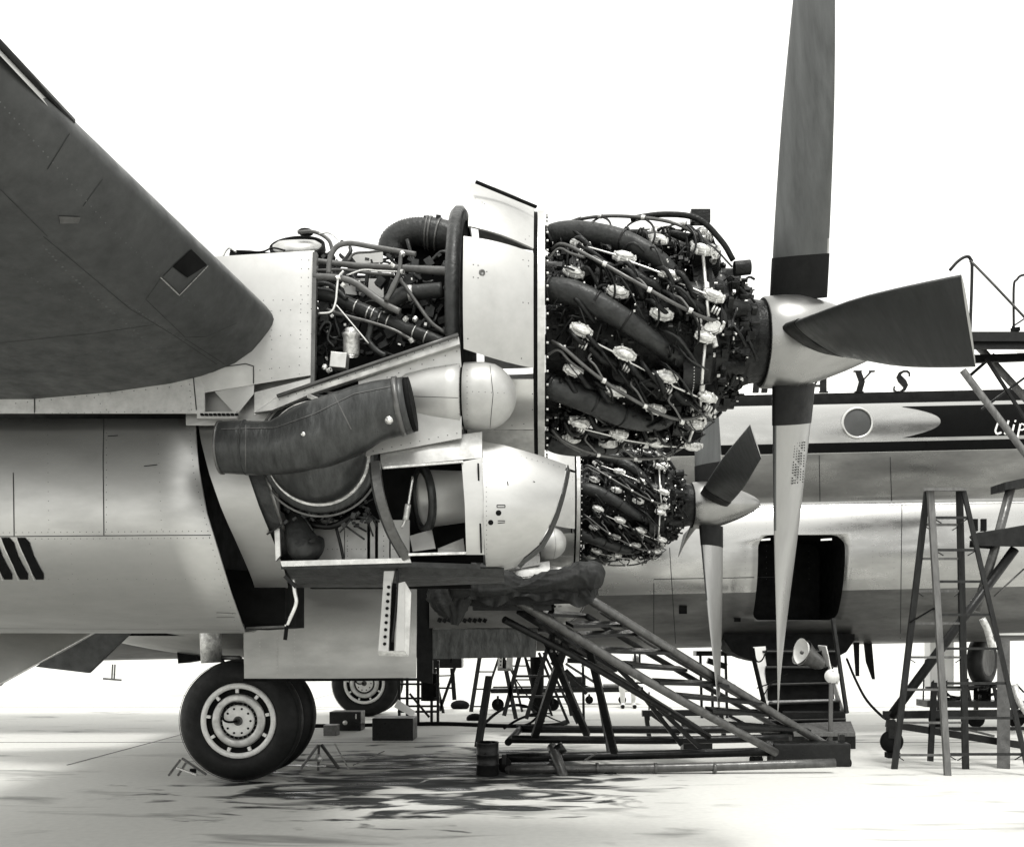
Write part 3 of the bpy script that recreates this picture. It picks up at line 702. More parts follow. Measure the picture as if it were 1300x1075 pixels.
nb(mb, 'hood_weld', 'steell')
p, q = hit(bh, 494, 533); nb(MB().lathe([(0, .022), (.012, .022), (.012, .014), (.025, .013), (.025, 0)], p, q, 14), 'hood_bolt', 'tube')
p, q = hit(bh, 385, 551); nb(MB().lathe([(0, .012), (.006, .012), (.006, 0)], p, q, 10), 'hood_bolt', 'tube')
nb(MB().beam(P(393, 503, 5.16), P(405, 508, 5.1), .03, .02), 'bracket', 'cast')
# small waste elbow under the turbo
nb(pipe([(375, 652, 5.62), (378, 665, 5.58), (381, 682, 5.55), (388, 697, 5.54), (400, 694, 5.56), (406, 684, 5.6)], [.055, .075, .088, .10, .06, .03], 20, 5), 'waste_elbow', 'duct')
nb(MB().ball(P(385, 692, 5.55), .10, 20, 14, (1, .9, 1.05)), 'elbow_bend', 'duct')
nb(pipe([(425, 663, 5.6), (432, 690, 5.6), (437, 714, 5.6)], .010, 8), 'drain_pipe', 'steel')
nb(pipe([(352, 640, 5.7), (380, 660, 5.6), (420, 668, 5.55), (455, 650, 5.5)], .02, 8), 'oil_line', 'steel')
mb = MB(); random.seed(11)
for k in range(110):
    x = random.uniform(360, 470); y = random.uniform(625, 668)
    if math.hypot(x-407, y-577) < 80 and y < 640: continue
    a = P(x, y, random.uniform(5.45, 5.75)); mb.box(a, [random.uniform(.01, .035) for _ in range(3)], Matrix.Rotation(random.random()*3, 3, 'Y'))
    if k % 3 == 0: mb.tube([a, a+Vector((random.uniform(-.12, .12), 0, random.uniform(-.1, .1)))], .006, 6)
nb(mb, 'turbo_fittings', 'duct', kind='stuff')
# open access frame: curved pale edge, opening, inner duct
ep = smooth_path([P(477, 588, 5.24), P(480, 615, 5.19), P(487, 645, 5.2), P(499, 677, 5.27), P(515, 706, 5.42)], 6)
mb = MB()
for a, b in zip(ep, ep[1:]): mb.beam(a, b+(b-a)*.08, .05, .045, (0, 1, 0))
nb(mb, 'curved_frame', 'steell')
ep2 = [p+Vector((-.03, .01, 0)) for p in ep]; nb(MB().tube(ep2, .012, 8), 'frame_seal', 'duct')
cp = nb(sheet_px([[(483, 570, 5.34), (545, 557, 5.34), (612, 548, 5.36)], [(483, 580, 5.32), (545, 571, 5.31), (612, 564, 5.33)], [(485, 593, 5.3), (545, 587, 5.3), (612, 581, 5.30)]]), 'chin_plate', 'plate')
mb = MB(); bc = bvh_of(cp)
for ln in ([(486, 589), (610, 578)], [(486, 574), (610, 553)], [(490, 572), (490, 590)]): rivets(mb, bc, ln, 4.5, .003)
nb(mb, 'chin_rivets', 'cast', kind='stuff')
nb(MB().beam(P(486, 594, 5.28), P(588, 586, 5.28), .02, .012), 'opening_trim', 'cast')
nb(sheet_px([[(586, 586, 5.29), (612, 581, 5.30)], [(590, 640, 5.24), (614, 640, 5.24)], [(592, 704, 5.32), (615, 704, 5.33)]]), 'door_post', 'shell')
nb(MB().beam(P(607, 588, 5.27), P(611, 702, 5.28), .01, .006), 'post_seam', 'black')
nb(MB().beam(P(519, 704, 5.36), P(592, 702, 5.36), .03, .014), 'opening_sill', 'cast')
nb(MB().box(P(540, 640, 5.95), (.75, .02, .75)), 'opening_liner', 'black')
nb(MB().lathe([(-.26, .15), (.10, .175), (.13, .172), (.10, .15), (-.1, .12)], P(562, 632, 5.68), Vector((-1, -.42, -.12)), 44), 'inner_duct', 'bright')
nb(MB().lathe([(.10, .17), (.10, .200), (.14, .200), (.14, .16)], P(562, 632, 5.68), Vector((-1, -.42, -.12)), 40, closed=True), 'duct_clamp', 'duct')
nb(MB().plate([P(520, 680, 5.6), P(548, 672, 5.6), P(553, 696, 5.5), P(524, 700, 5.5)], .01), 'inner_bracket', 'bright')
nb(MB().plate([P(556, 696, 5.5), P(588, 683, 5.55), P(590, 700, 5.45), P(556, 702, 5.45)], .01), 'inner_bracket', 'plate')
nb(pipe([(518, 640, 5.5), (515, 660, 5.5)], .018), 'inner_strut', 'cast')
nb(pipe([(524, 605, 5.5), (520, 630, 5.5), (516, 655, 5.5), (510, 670, 5.5)], .008), 'inner_line', 'tube')
# chin cowl
crows = [[(612, 560, 5.40), (640, 565, 5.40), (665, 572, 5.42), (692, 580, 5.45), (719, 590, 5.5)],
 [(613, 580, 5.31), (640, 584, 5.31), (665, 589, 5.34), (692, 597, 5.38), (716, 606, 5.43)],
 [(613, 605, 5.26), (640, 608, 5.26), (665, 613, 5.29), (690, 620, 5.33), (711, 627, 5.38)],
 [(614, 632, 5.23), (640, 634, 5.23), (663, 638, 5.26), (686, 644, 5.31), (704, 650, 5.36)],
 [(614, 660, 5.23), (638, 662, 5.23), (660, 665, 5.27), (680, 668, 5.32), (695, 672, 5.38)],
 [(615, 686, 5.27), (636, 688, 5.28), (656, 689, 5.32), (672, 690, 5.38), (684, 691, 5.43)],
 [(616, 705, 5.34), (634, 706, 5.35), (650, 706, 5.39), (663, 704, 5.45), (672, 702, 5.5)],
 [(617, 718, 5.45), (632, 718, 5.46), (644, 717, 5.5), (654, 714, 5.55), (660, 711, 5.6)],
 [(618, 724, 5.65), (632, 724, 5.66), (642, 723, 5.7), (650, 721, 5.75), (654, 718, 5.8)]]
ch = nb(sheet_px(crows, .01), 'chin_cowl', 'shell', label='bulged chin cowl panel with two small latches')
bch = bvh_of(ch); mb = MB(); rivets(mb, bch, [(617, 570), (618, 715)], 6, .003); rivets(mb, bch, [(620, 568), (710, 592)], 7, .003); nb(mb, 'cowl_rivets', 'rivet', kind='stuff')
mb = MB()
for x, y, r_ in ((633, 651, .016), (623, 663, .015)):
    p, q = hit(bch, x, y); mb.lathe([(0, r_), (.003, r_), (.003, r_*.6), (.005, r_*.5), (.005, 0)], p, q, 16)
nb(mb, 'fastener', 'black')
mb = MB()
for ln in ([(631, 641), (641, 641), (641, 644), (631, 644), (631, 641)], [(632, 661), (641, 661)], [(632, 664), (641, 663)], [(644, 611), (645, 616)], [(677, 611), (679, 612)]): drape(mb, bch, ln, .005, .002, 4)
nb(mb, 'latches', 'black', kind='stuff')
mb = MB(); mb.grid([[P(*c[-1])+Vector((.012, .0, 0)), P(*c[-1])+Vector((.03, .22, 0))] for c in crows], .006); nb(mb, 'intake_lip', 'duct')
# belly of the nacelle and cover skins
nb(MB().grid([[P(360, 719, 5.46), P(480, 717, 5.46), P(640, 722, 5.5)], [P(368, 730, 5.52), P(480, 729, 5.52), P(640, 733, 5.56)], [P(372, 742, 5.75), P(480, 742, 5.75), P(640, 738, 5.8)], [P(376, 744, 6.3), P(480, 744, 6.3), P(640, 738, 6.3)], [P(376, 740, 7.0), P(480, 740, 7.0), P(640, 735, 7.0)]], .01), 'belly_skin', 'duct')
nb(MB().beam(P(362, 731, 5.44), P(376, 745, 5.44), .03, .02), 'belly_bracket', 'steel')
nb(pipe([(372, 735, 5.5), (374, 750, 5.5), (376, 765, 5.5), (368, 785, 5.5), (363, 795, 5.5)], .012, 6), 'hanging_strap', 'tube')
nb(pipe([(365, 785, 5.5), (362, 812, 5.5)], .012, 6), 'strap_end', 'black')
# hanging oil-cooler flap with its stringer holes
nb(MB().plate([P(488, 718, 5.5), P(502, 718, 5.5), P(497, 745, 5.5), P(486, 745, 5.5)], .01), 'flap_arm', 'bright')
nb(MB().plate([P(487, 736, 5.48), P(497, 738, 5.48), P(493, 828, 5.48), P(480, 828, 5.48)], .02), 'cooler_flap', 'bright')
nb(MB().plate([P(506, 740, 5.46), P(514, 738, 5.46), P(513, 826, 5.46), P(502, 826, 5.46)], .02), 'cooler_flap', 'bright')
nb(MB().plate([P(514, 738, 5.47), P(522, 752, 5.5), P(519, 832, 5.5), P(513, 826, 5.47)], .02), 'flap_web', 'plate')
nb(MB().plate([P(480, 826, 5.45), P(514, 826, 5.45), P(519, 833, 5.5), P(481, 832, 5.5)], .03), 'flap_foot', 'cast')
nb(MB().plate([P(497, 740, 5.52), P(503, 740, 5.52), P(500, 826, 5.52), P(494, 826, 5.52)], .01), 'flap_recess', 'black')
mb = MB()
for k in range(9): a = P(493.5-k*.65, 745+k*9, 5.475); mb.lathe([(0, .010), (.005, .010), (.005, 0)], a, (0, -1, 0), 10)
nb(mb, 'lightening_holes', 'black')
nb(pipe([(504, 722, 5.47), (505, 745, 5.47), (501, 790, 5.47), (498, 815, 5.47)], .008, 6), 'flap_rod', 'steel')
# added black filler boxes: darken the engine bay and close the view through it
nb(MB().box((-1.0, 6.35, 3.49), (.98, .5, 1.13)), 'bay_dark_core', 'black')
nb(MB().box(P(545, 360, 6.2), (.42, .3, .44)), 'bay_dark_block', 'black')
nb(MB().box(P(412, 352, 6.1), (.16, .3, .20)), 'bay_dark_stub', 'black')
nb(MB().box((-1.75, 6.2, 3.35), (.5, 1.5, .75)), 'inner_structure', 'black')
# ---- accessory bay plumbing
def pp(name, m, pts, r, seg=10, d=5.5): return nb(pipe([(p[0], p[1], p[2] if len(p) > 2 else d) for p in pts], r, seg), name, m)
pp('oil_hose', 'hose', [(417, 349), (419, 328), (428, 313), (445, 309), (470, 313), (505, 319), (528, 323)], .015, d=5.42)
pp('fuel_pipe', 'hose', [(398, 331), (450, 337), (505, 340), (560, 344), (578, 345)], [.017, .018, .018, .028, .028], d=5.55)
pp('oil_hose', 'hose', [(398, 351), (430, 353), (450, 359), (470, 373), (490, 387), (508, 396)], .020, d=5.40)
pp('air_duct', 'duct', [(398, 372), (425, 378), (455, 391), (500, 411), (545, 429), (575, 441)], .040, 18, 5.55)
for x, y in ((452, 389.5), (468, 397), (474, 399.5), (483, 403.5), (493, 408), (526, 421.5), (541, 428)):
    ringpx(x, y, 5.55, x+20, y+9, .0425, .008, 'tube')
pp('air_elbow', 'duct', [(488, 392), (500, 380), (518, 372), (540, 370), (562, 368)], [.05, .048, .04, .044, .044], 16, 5.5)
ringpx(521, 372, 5.5, 540, 370, .046, .03, 'cast'); 
pp('mount_strut', 'steell', [(509, 322), (507, 345), (499, 365), (490, 382)], [.012, .013, .02, .014], 8, 5.38)
pp('mount_strut', 'steell', [(505, 352), (516, 366), (530, 386), (548, 410), (566, 423)], .012, 8, 5.45)
pp('control_rod', 'tube', [(425, 385), (447, 411), (468, 436)], .005, 6, 5.40)
pp('drain_line', 'steell', [(415, 393), (440, 401), (470, 409), (500, 419), (527, 434)], .010, 8, 5.42)
pp('drain_line', 'tube', [(436, 344), (430, 352), (428, 366), (426, 384), (420, 396), (404, 398)], .007, 8, 5.38)
pp('vent_line', 'steell', [(399, 344), (420, 343), (440, 343), (470, 347), (500, 349)], .010, 8, 5.5)
pp('vent_line', 'tube', [(440, 350), (460, 343), (480, 344), (505, 345)], .006, 8, 5.46)
pp('vent_line', 'duct', [(398, 362), (412, 360), (425, 366), (440, 380)], .015, 8, 5.5)
pp('fuel_line', 'duct', [(478, 402), (472, 410), (470, 420), (468, 432), (478, 445), (490, 452)], .018, 8, 5.46)
pp('fuel_line', 'hose', [(486, 318), (470, 320), (450, 322), (442, 332)], .008, 8, 5.6)
pp('oil_line', 'duct', [(405, 420), (412, 410), (420, 412), (416, 430), (424, 440)], .008, 8, 5.5)
nb(MB().plate([P(436, 353, 5.8), P(487, 354, 5.8), P(487, 378, 5.8), P(437, 373, 5.8)], .01), 'white_baffle', 'bright')
nb(MB().plate([P(440, 322, 5.8), P(486, 320, 5.8), P(486, 333, 5.8), P(442, 335, 5.8)], .01), 'white_baffle', 'bright')
nb(MB().plate([P(566, 347, 5.42), P(577, 347, 5.42), P(577, 432, 5.42), P(568, 424, 5.42)], .02), 'firewall_bracket', 'plate')
nb(MB().lathe([(-.07, .040), (-.06, .048), (.04, .048), (.045, .053), (.06, .053), (.065, .038), (.09, .036)], P(446, 437, 5.5), (0, 0, 1), 20), 'accumulator', 'cast')
nb(MB().box(P(431, 459, 5.42), (.095, .08, .09), Matrix.Rotation(.1, 3, 'Y')), 'relay_box', 'plate', bevel=.004)
nb(MB().box(P(414, 400, 5.6), (.05, .08, .10)), 'relay_box', 'duct')
for x, y in ((511, 322), (498, 337), (429, 353), (515, 405), (527, 405), (522, 432), (412, 466), (418, 470), (436, 362), (510, 345)): nb(MB().lathe([(-.012, .008), (-.012, .014), (.012, .014), (.012, .008)], P(x, y, 5.38), Vector((random.uniform(-1, 1), -.3, random.uniform(-1, 1))), 8, False), 'pipe_union', 'cast')
mb = MB(); random.seed(5)
for k in range(220):
    x = random.uniform(402, 575); y = random.uniform(325, 470)
    if y > 500-(x-330)*.30-8: continue
    a = P(x, y, random.uniform(5.6, 5.95)); mb.box(a, [random.uniform(.01, .06) for _ in range(3)], Matrix.Rotation(random.random()*3, 3, 'Y'))
    if k % 2 == 0:
        b = a+Vector((random.uniform(-.2, .2), random.uniform(-.1, .1), random.uniform(-.2, .2))); c = (a+b)/2+Vector((random.uniform(-.05, .05), 0, random.uniform(-.05, .05)))
        mb.tube(smooth_path([a, c, b], 3), random.choice((.005, .008, .012)), 6)
nb(mb, 'bay_fittings', 'duct', kind='stuff')
mb = MB()
for k in range(34):
    x = random.uniform(402, 575); y = random.uniform(325, 470)
    if y > 500-(x-330)*.30-8: continue
    a = P(x, y, random.uniform(5.45, 5.6)); mb.box(a, [random.uniform(.006, .02) for _ in range(3)], Matrix.Rotation(random.random()*3, 3, 'Y'))
nb(mb, 'bay_fasteners', 'cast', kind='stuff')
# ---- on top: ribbed induction elbow and tank neck
sp = smooth_path([P(497, 322, 5.95), P(500, 308, 5.95), P(512, 299, 5.95), P(528, 295, 5.95), P(545, 296, 5.95), P(560, 299, 5.95), P(575, 302, 5.95)], 12)
rr = [(.088 if i < len(sp)*.6 else .098)+(.004 if i % 2 and i < len(sp)*.6 else 0) for i in range(len(sp))]
nb(MB().tube(sp, rr, 26, smooth=True), 'ribbed_elbow', 'duct')
for t in (.62, .66, .78): i = int(t*len(sp)); a = sp[i]; b = sp[i+1]; nb(MB().tube([a, a+(b-a).normalized()*.014], .105, 26), 'clamp_band', 'steell')
nb(MB().beam(P(541, 281, 5.9), P(541, 275, 5.9), .03, .03), 'clamp_lug', 'steel'); nb(MB().beam(P(556, 283, 5.9), P(557, 274, 5.9), .03, .03), 'clamp_lug', 'steel')
nb(MB().lathe([(-.02, .15), (0, .16), (.03, .155), (.05, .12), (.055, 0)], P(378, 317, 6.0), Vector((0, -.55, 1)), 36), 'tank_neck', 'plate')
nb(MB().lathe([(-.02, .162), (-.02, .178), (.02, .178), (.02, .162)], P(378, 316, 6.0), Vector((0, -.75, .8)), 40, closed=True), 'neck_clamp', 'black')
pp('top_hose', 'hose', [(378, 295), (395, 294), (408, 298), (418, 306), (422, 318)], .012, 8, 5.9)
pp('top_hose', 'tube', [(405, 297), (418, 296), (428, 303), (430, 312)], .005, 6, 5.8)
nb(MB().ball(P(388, 295, 5.95), .04, 12, 8, (1.3, 1, .6)), 'filler_cap', 'black')
nb(MB().plate([P(291, 322, 5.8), P(293, 317, 5.8), P(318, 318, 5.8), P(345, 321, 5.8), (P(360, 323, 5.8)), P(360, 327, 5.8), P(291, 328, 5.8)], .06), 'access_tray', 'black')
nb(pipe([(283, 326, 5.7), (287, 318, 5.7), (292, 315, 5.7), (300, 320, 5.7)], .006, 6), 'tray_wire', 'tube')
pp('top_hose', 'steel', [(292, 318), (330, 320), (346, 315), (362, 318)], .006, 6, 5.8)
# upper spine of the nacelle behind the tank
nb(MB().grid([[Vector((x, 6.15+.72*math.cos(R(a)), 3.1+.72*math.sin(R(a)))) for a in range(20, 161, 14)] for x in (-1.5, -2.2, -3, -4)], .01), 'spine_skin', 'plate')

# ---------------- engine (radial, 4 rows of 7)
CE = (0, YA, ZA)
mb = MB(); mb.lathe([(.02, .30), (.05, .36), (1.0, .36), (1.05, .30)], CE, (1, 0, 0), 40)
mb.lathe([(.016, .40), (.02, .50), (.95, .47), (.98, .36)], CE, (1, 0, 0), 42, False)
ENG = build(mb, 'engine', M['dcast'], AIR, label='outer radial engine fully uncovered')
def eb(mb, name, m, **k): return build(mb, name, M[m], ENG, **k)
def frame(th): c, s_ = math.cos(R(th)), math.sin(R(th)); return Matrix(((1, 0, 0), (0, s_, -c), (0, c, s_)))   # columns ex, ey(tangential), ez(radial)
# shared meshes, local: x fore, y tangential, z radial (from the engine axis)
cy = MB(); prof = []
z = .40
while z < .575: prof += [(z, .078), (z+.003, .098), (z+.007, .098), (z+.010, .078)]; z += .014
prof += [(.58, .085), (.60, .095), (.63, .07), (.64, .0)]
cy.lathe(prof, (0, 0, 0), (0, 0, 1), 20, False)
for sy in (.095, -.105):
    cy.box((0 if sy > 0 else -.035, sy, .59), (.10, .055, .09), Matrix.Rotation(-.35 if sy > 0 else .35, 3, 'X'))
for k in range(5): cy.box((-.05+k*.025, .03, .625), (.004, .13, .05))
me_cyl, _ = cy.mesh('cylinder', M['fin'], False)
rc = MB()
def oval(z0, z1, a, b, a1=None, b1=None, n=20):
    a1 = a1 or a; b1 = b1 or b
    lo = [Vector((a*math.cos(2*math.pi*k/n), b*math.sin(2*math.pi*k/n), z0)) for k in range(n)]; hi = [Vector((a1*math.cos(2*math.pi*k/n), b1*math.sin(2*math.pi*k/n), z1)) for k in range(n)]
    rc.add(lo+hi, [(k, (k+1) % n, n+(k+1) % n, n+k) for k in range(n)], True); rc.add(hi, [tuple(range(n))])
oval(-.012, .004, .078, .040); oval(.004, .016, .070, .033); oval(.016, .030, .066, .030, .058, .024); oval(.030, .040, .058, .024, .035, .012)
for k in range(8):
    q = 2*math.pi*(k+.5)/8; rc.lathe([(-.012, .010), (.012, .010), (.013, .006), (.022, .006), (.022, 0)], (.072*math.cos(q), .036*math.sin(q), 0), (0, 0, 1), 8, True)
me_rc, _ = rc.mesh('rocker_cover', M['cast'], False)
hc = MB()
for k in range(3): hc.lathe([(k*.018, .014), (k*.018+.002, .024), (k*.018+.010, .024), (k*.018+.012, .014)], (-.02, 0, 0), (1, .0, .1), 12, True)
me_hc, _ = hc.mesh('hose_coupling', M['cast'], False)
BANK = -22.
for j in range(7):
    for i in range(4):
        th = BANK+360/7*j-11.5*i; x = .225+.262*i; F = frame(th)
        o = inst(me_cyl, 'cylinder', Vector((x, YA, ZA)), F, ENG)
        for sy, dx, dz, tl in ((.118, 0, .665, .16), (-.118, -.045, .650, -.16)):
            inst(me_rc, 'rocker_cover', Vector((x, YA, ZA))+F @ Vector((dx, sy, dz)), F @ Matrix.Rotation(-tl*1.6, 3, 'X') @ Matrix.Rotation(-.30+random.uniform(-.09, .09), 3, 'Z') @ Matrix.Scale(random.uniform(.84, .96), 3), ENG)
        inst(me_hc, 'hose_coupling', Vector((x, YA, ZA))+F @ Vector((.01, .035, .665)), F @ Matrix.Rotation(-.5, 3, 'Z'), ENG)
def epath(pts, r, seg=10, n=5, flat=1): return MB().tube(smooth_path([Q(*p) for p in pts], n), lerpl(r, n) if isinstance(r, list) else r, seg, flat=flat)
def spin_copies(mb, name, m, n=7, step=360/7, jitter=0):
    """one mesh about the engine axis, used n times round it"""
    me = bpy.data.meshes.new(name); me.from_pydata([tuple(v-Vector(CE)) for v in mb.v], [], mb.f); me.update()
    me.polygons.foreach_set('use_smooth', mb.sm); me.materials.append(M[m])
    bm = bmesh.new(); bm.from_mesh(me); bmesh.ops.recalc_face_normals(bm, faces=bm.faces); bm.to_mesh(me); bm.free()
    for k in range(n): inst(me, name, CE, Matrix.Rotation(-R(step*k), 3, 'X'), ENG)
# angles: Q's theta grows from camera side upwards = rotation about -X
spin_copies(epath([(.0, 10, .60), (.07, 9, .655), (.22, 5, .675), (.46, -6, .675), (.66, -17, .64), (.80, -26, .56), (.85, -34, .45)], [.070, .074, .075, .066, .055, .05, .05], 18, 6), 'intake_pipe', 'duct')
spin_copies(MB().tube([Q(.035, 9.6, .635), Q(.062, 9.2, .65)], .079, 18), 'pipe_collar', 'steel')
sp_ = [Q(.30, 2.0, .675), Q(.315, 1.3, .675)]; spin_copies(MB().tube(sp_, .0745, 18), 'pipe_joint', 'steel')
spin_copies(MB().tube([Q(.485, -7, .674), Q(.497, -7.6, .673)], .068, 18), 'pipe_joint', 'steel')
spin_copies(epath([(.05, 34, .68), (.12, 31, .74), (.30, 20, .76), (.52, 9, .765), (.78, -2, .76), (.95, -6.5, .70), (1.08, -6, .60)], .011, 8), 'ignition_conduit', 'steell')
spin_copies(epath([(.02, 27, .66), (.09, 30, .72), (.16, 25, .74), (.24, 21, .76)], .008, 6), 'ignition_lead', 'hose')
for xx, th in ((.36, 17), (.62, 4.5), (.86, -4.5)):
    spin_copies(epath([(xx, th, .76), (xx-.05, th+6, .735), (xx-.09, th+9, .70), (xx-.06, th+12, .66)], .007, 6, 4), 'ignition_lead', 'hose')
    spin_copies(epath([(xx, th, .765), (xx+.05, th-6, .74), (xx+.06, th-13, .70), (xx+.02, th-17, .64)], .007, 6, 4), 'ignition_lead', 'steel')
    spin_copies(MB().lathe([(-.012, .016), (.012, .016)], Q(xx, th, .765), (1, 0, -.4), 10), 'lead_union', 'cast')
for i in range(3):
    x = .225+.262*i; th = BANK-11.5*i
    spin_copies(MB().tube([Q(x+.02, th+8, .69), Q(x+.04, th+5.5, .69), Q(x+.21, th-1.0, .69), Q(x+.25, th-2.0, .69)], .0065, 8), 'drain_tube', 'tube')
    spin_copies(epath([(x+.05, th+2, .67), (x+.12, th-4, .66), (x+.20, th-7, .64), (x+.26, th-14, .58)], [.02, .028, .028, .024], 10), 'intake_branch', 'dcast')
    spin_copies(MB().grid([[Q(x+.13+.004*u, th-5+t*3.4-6, .46+.15*u) for t in range(5)] for u in (0, .5, 1)], .004), 'air_baffle', 'fin')
# nose: distributor castings, magnetos, gear case, cable bosses
g2 = MB(); th = BANK-43
rc = MB(); oval(-.03, .01, .085, .05); oval(.01, .03, .075, .042); oval(.03, .05, .05, .03)
for k in range(7): q = 2*math.pi*k/7; rc.lathe([(-.02, .013), (.03, .013), (.03, .008), (.045, .008), (.045, 0)], (.072*math.cos(q), .042*math.sin(q), 0), (0, 0, 1), 8)
rc.lathe([(0, .018), (.05, .018), (.05, .012), (.08, .012)], (-.05, .03, 0), (-.4, .6, .7), 10)
rc.lathe([(0, .018), (.09, .018)], (.0, -.03, 0), (0, -1, .1), 10)
me_ds, _ = rc.mesh('distributor', M['cast'], False)
for k in range(7):
    F = frame(th+360/7*k+4); inst(me_ds, 'distributor', Vector((1.01, YA, ZA))+F @ Vector((0, 0, .60)), F @ Matrix.Rotation(.25, 3, 'Z'), ENG)
    F = frame(th+360/7*k-22)
spin_copies(MB().tube([Q(.985, th+7, .66), Q(.975, th+14, .665), Q(.965, th+28, .67), Q(.97, th+46, .65)], .010, 10), 'oil_link_pipe', 'tube')
spin_copies(MB().lathe([(-.02, .017), (.02, .017)], Q(.972, th+24, .668), Q(0, th+120, 1)-Vector(CE), 10), 'pipe_union', 'cast')
spin_copies(MB().lathe([(0, .06), (.10, .06), (.11, .045), (.15, .045), (.155, 0)], Q(1.12, th+25, .40), (1, 0, 0), 18), 'magneto', 'dcast')
spin_copies(MB().grid([[Q(.86+.11*u, th+11+t*3.2, .50+.12*math.sin(math.pi*(t/8))**.5) for u in (0, .4, 1)] for t in range(9)], .004), 'cowl_baffle', 'duct')
bz = MB()
for k in range(14): bz.box(Q(.925, th+13+k*1.5, .57+.06*math.sin(math.pi*k/14)), (.006, .006, .006))
spin_copies(bz, 'baffle_stitching', 'cast')
eb(MB().lathe([(.92, .55), (.98, .57), (1.04, .54), (1.08, .46), (1.16, .43), (1.20, .36), (1.28, .33), (1.33, .29), (1.38, .27), (1.46, .26)], CE, (1, 0, 0), 42, False), 'gear_case', 'dcast')
mb = MB()
for k in range(40): mb.lathe([(0, .011), (.012, .011), (.02, .006), (.02, 0)], Q(1.20, k*9, .345), Q(0, k*9, 1)-Vector(CE), 7)
eb(mb, 'case_studs', 'cast', kind='stuff')
mb = MB(); random.seed(21)
for k in range(230):
    t_ = random.uniform(0, 360); x = random.uniform(.98, 1.34); r_ = .52-.62*(x-1.0)+random.uniform(-.02, .05)
    a = Q(x, t_, r_); mb.box(a, [random.uniform(.015, .06) for _ in range(3)], Matrix.Rotation(random.random()*3, 3, 'X'))
    if k % 2: b = Q(x+random.uniform(-.14, .1), t_+random.uniform(-20, 20), r_+random.uniform(-.03, .02)); mb.tube(smooth_path([a, (a+b)/2+(Vector((0, a.y-YA, a.z-ZA)))*.06, b], 3), random.choice((.005, .008, .012)), 6)
eb(mb, 'nose_fittings', 'dcast', kind='stuff')
mb = MB()
for k in range(70):
    t_ = random.uniform(0, 360); x = random.uniform(.98, 1.3); a = Q(x, t_, .58-.62*(x-1.0)+random.uniform(-.02, .02)); mb.box(a, [random.uniform(.006, .02) for _ in range(3)], Matrix.Rotation(random.random()*3, 3, 'X'))
eb(mb, 'nose_fasteners', 'cast', kind='stuff')
mb = MB()
for k in range(900):
    t_ = random.uniform(0, 360); x = random.uniform(.04, .95); a = Q(x, t_, random.uniform(.52, .66)); mb.box(a, [random.uniform(.008, .035) for _ in range(3)], Matrix.Rotation(random.random()*3, 3, 'X'))
    if k % 3 == 0:
        b = Q(x+random.uniform(-.12, .12), t_+random.uniform(-12, 12), random.uniform(.58, .69)); c = Q(x, t_+4, .70); mb.tube(smooth_path([a, c, b], 3), random.choice((.004, .006, .009)), 6)
eb(mb, 'engine_fittings', 'fin', kind='stuff')
mb = MB()
for k in range(150):
    t_ = random.uniform(0, 360); x = random.uniform(.04, .95); a = Q(x, t_, random.uniform(.63, .68)); mb.box(a, [random.uniform(.005, .014) for _ in range(3)], Matrix.Rotation(random.random()*3, 3, 'X'))
eb(mb, 'engine_fasteners', 'cast', kind='stuff')
mb = MB(); random.seed(77)
for k in range(75):
    t_ = random.uniform(0, 360); x = random.uniform(.05, .9); l_ = random.uniform(.08, .26)
    a = Q(x, t_, .60); b = Q(x+l_*.4, t_-random.uniform(2, 9), random.uniform(.70, .74)); c = Q(x+l_, t_-random.uniform(8, 24), random.uniform(.60, .68))
    mb.tube(smooth_path([a, b, c], 4), random.choice((.004, .006, .008)), 6)
eb(mb, 'loose_wiring', 'duct', kind='stuff')
mb = MB()
for k in range(60):
    t_ = random.uniform(0, 360); x = random.uniform(.05, .9)
    a = Q(x, t_, .66); b = Q(x+.05, t_-5, random.uniform(.70, .73)); c = Q(x+random.uniform(.08, .16), t_-random.uniform(8, 16), .66)
    mb.tube(smooth_path([a, b, c], 4), random.choice((.010, .014, .018)), 8)
eb(mb, 'black_hoses', 'dcast', kind='stuff')
# top front governor and dark canister
eb(MB().lathe([(-.05, .045), (.05, .045)], Q(1.24, 40, .52), (1, 0, .1), 16), 'governor', 'dcast')
eb(epath([(.55, 62, .75), (.75, 58, .78), (.95, 52, .77), (1.1, 46, .66), (1.18, 42, .56)], .018, 10), 'harness_tube', 'dcast')
eb(MB().box(Q(.98, 60, .76), (.12, .06, .08)), 'harness_box', 'dcast')

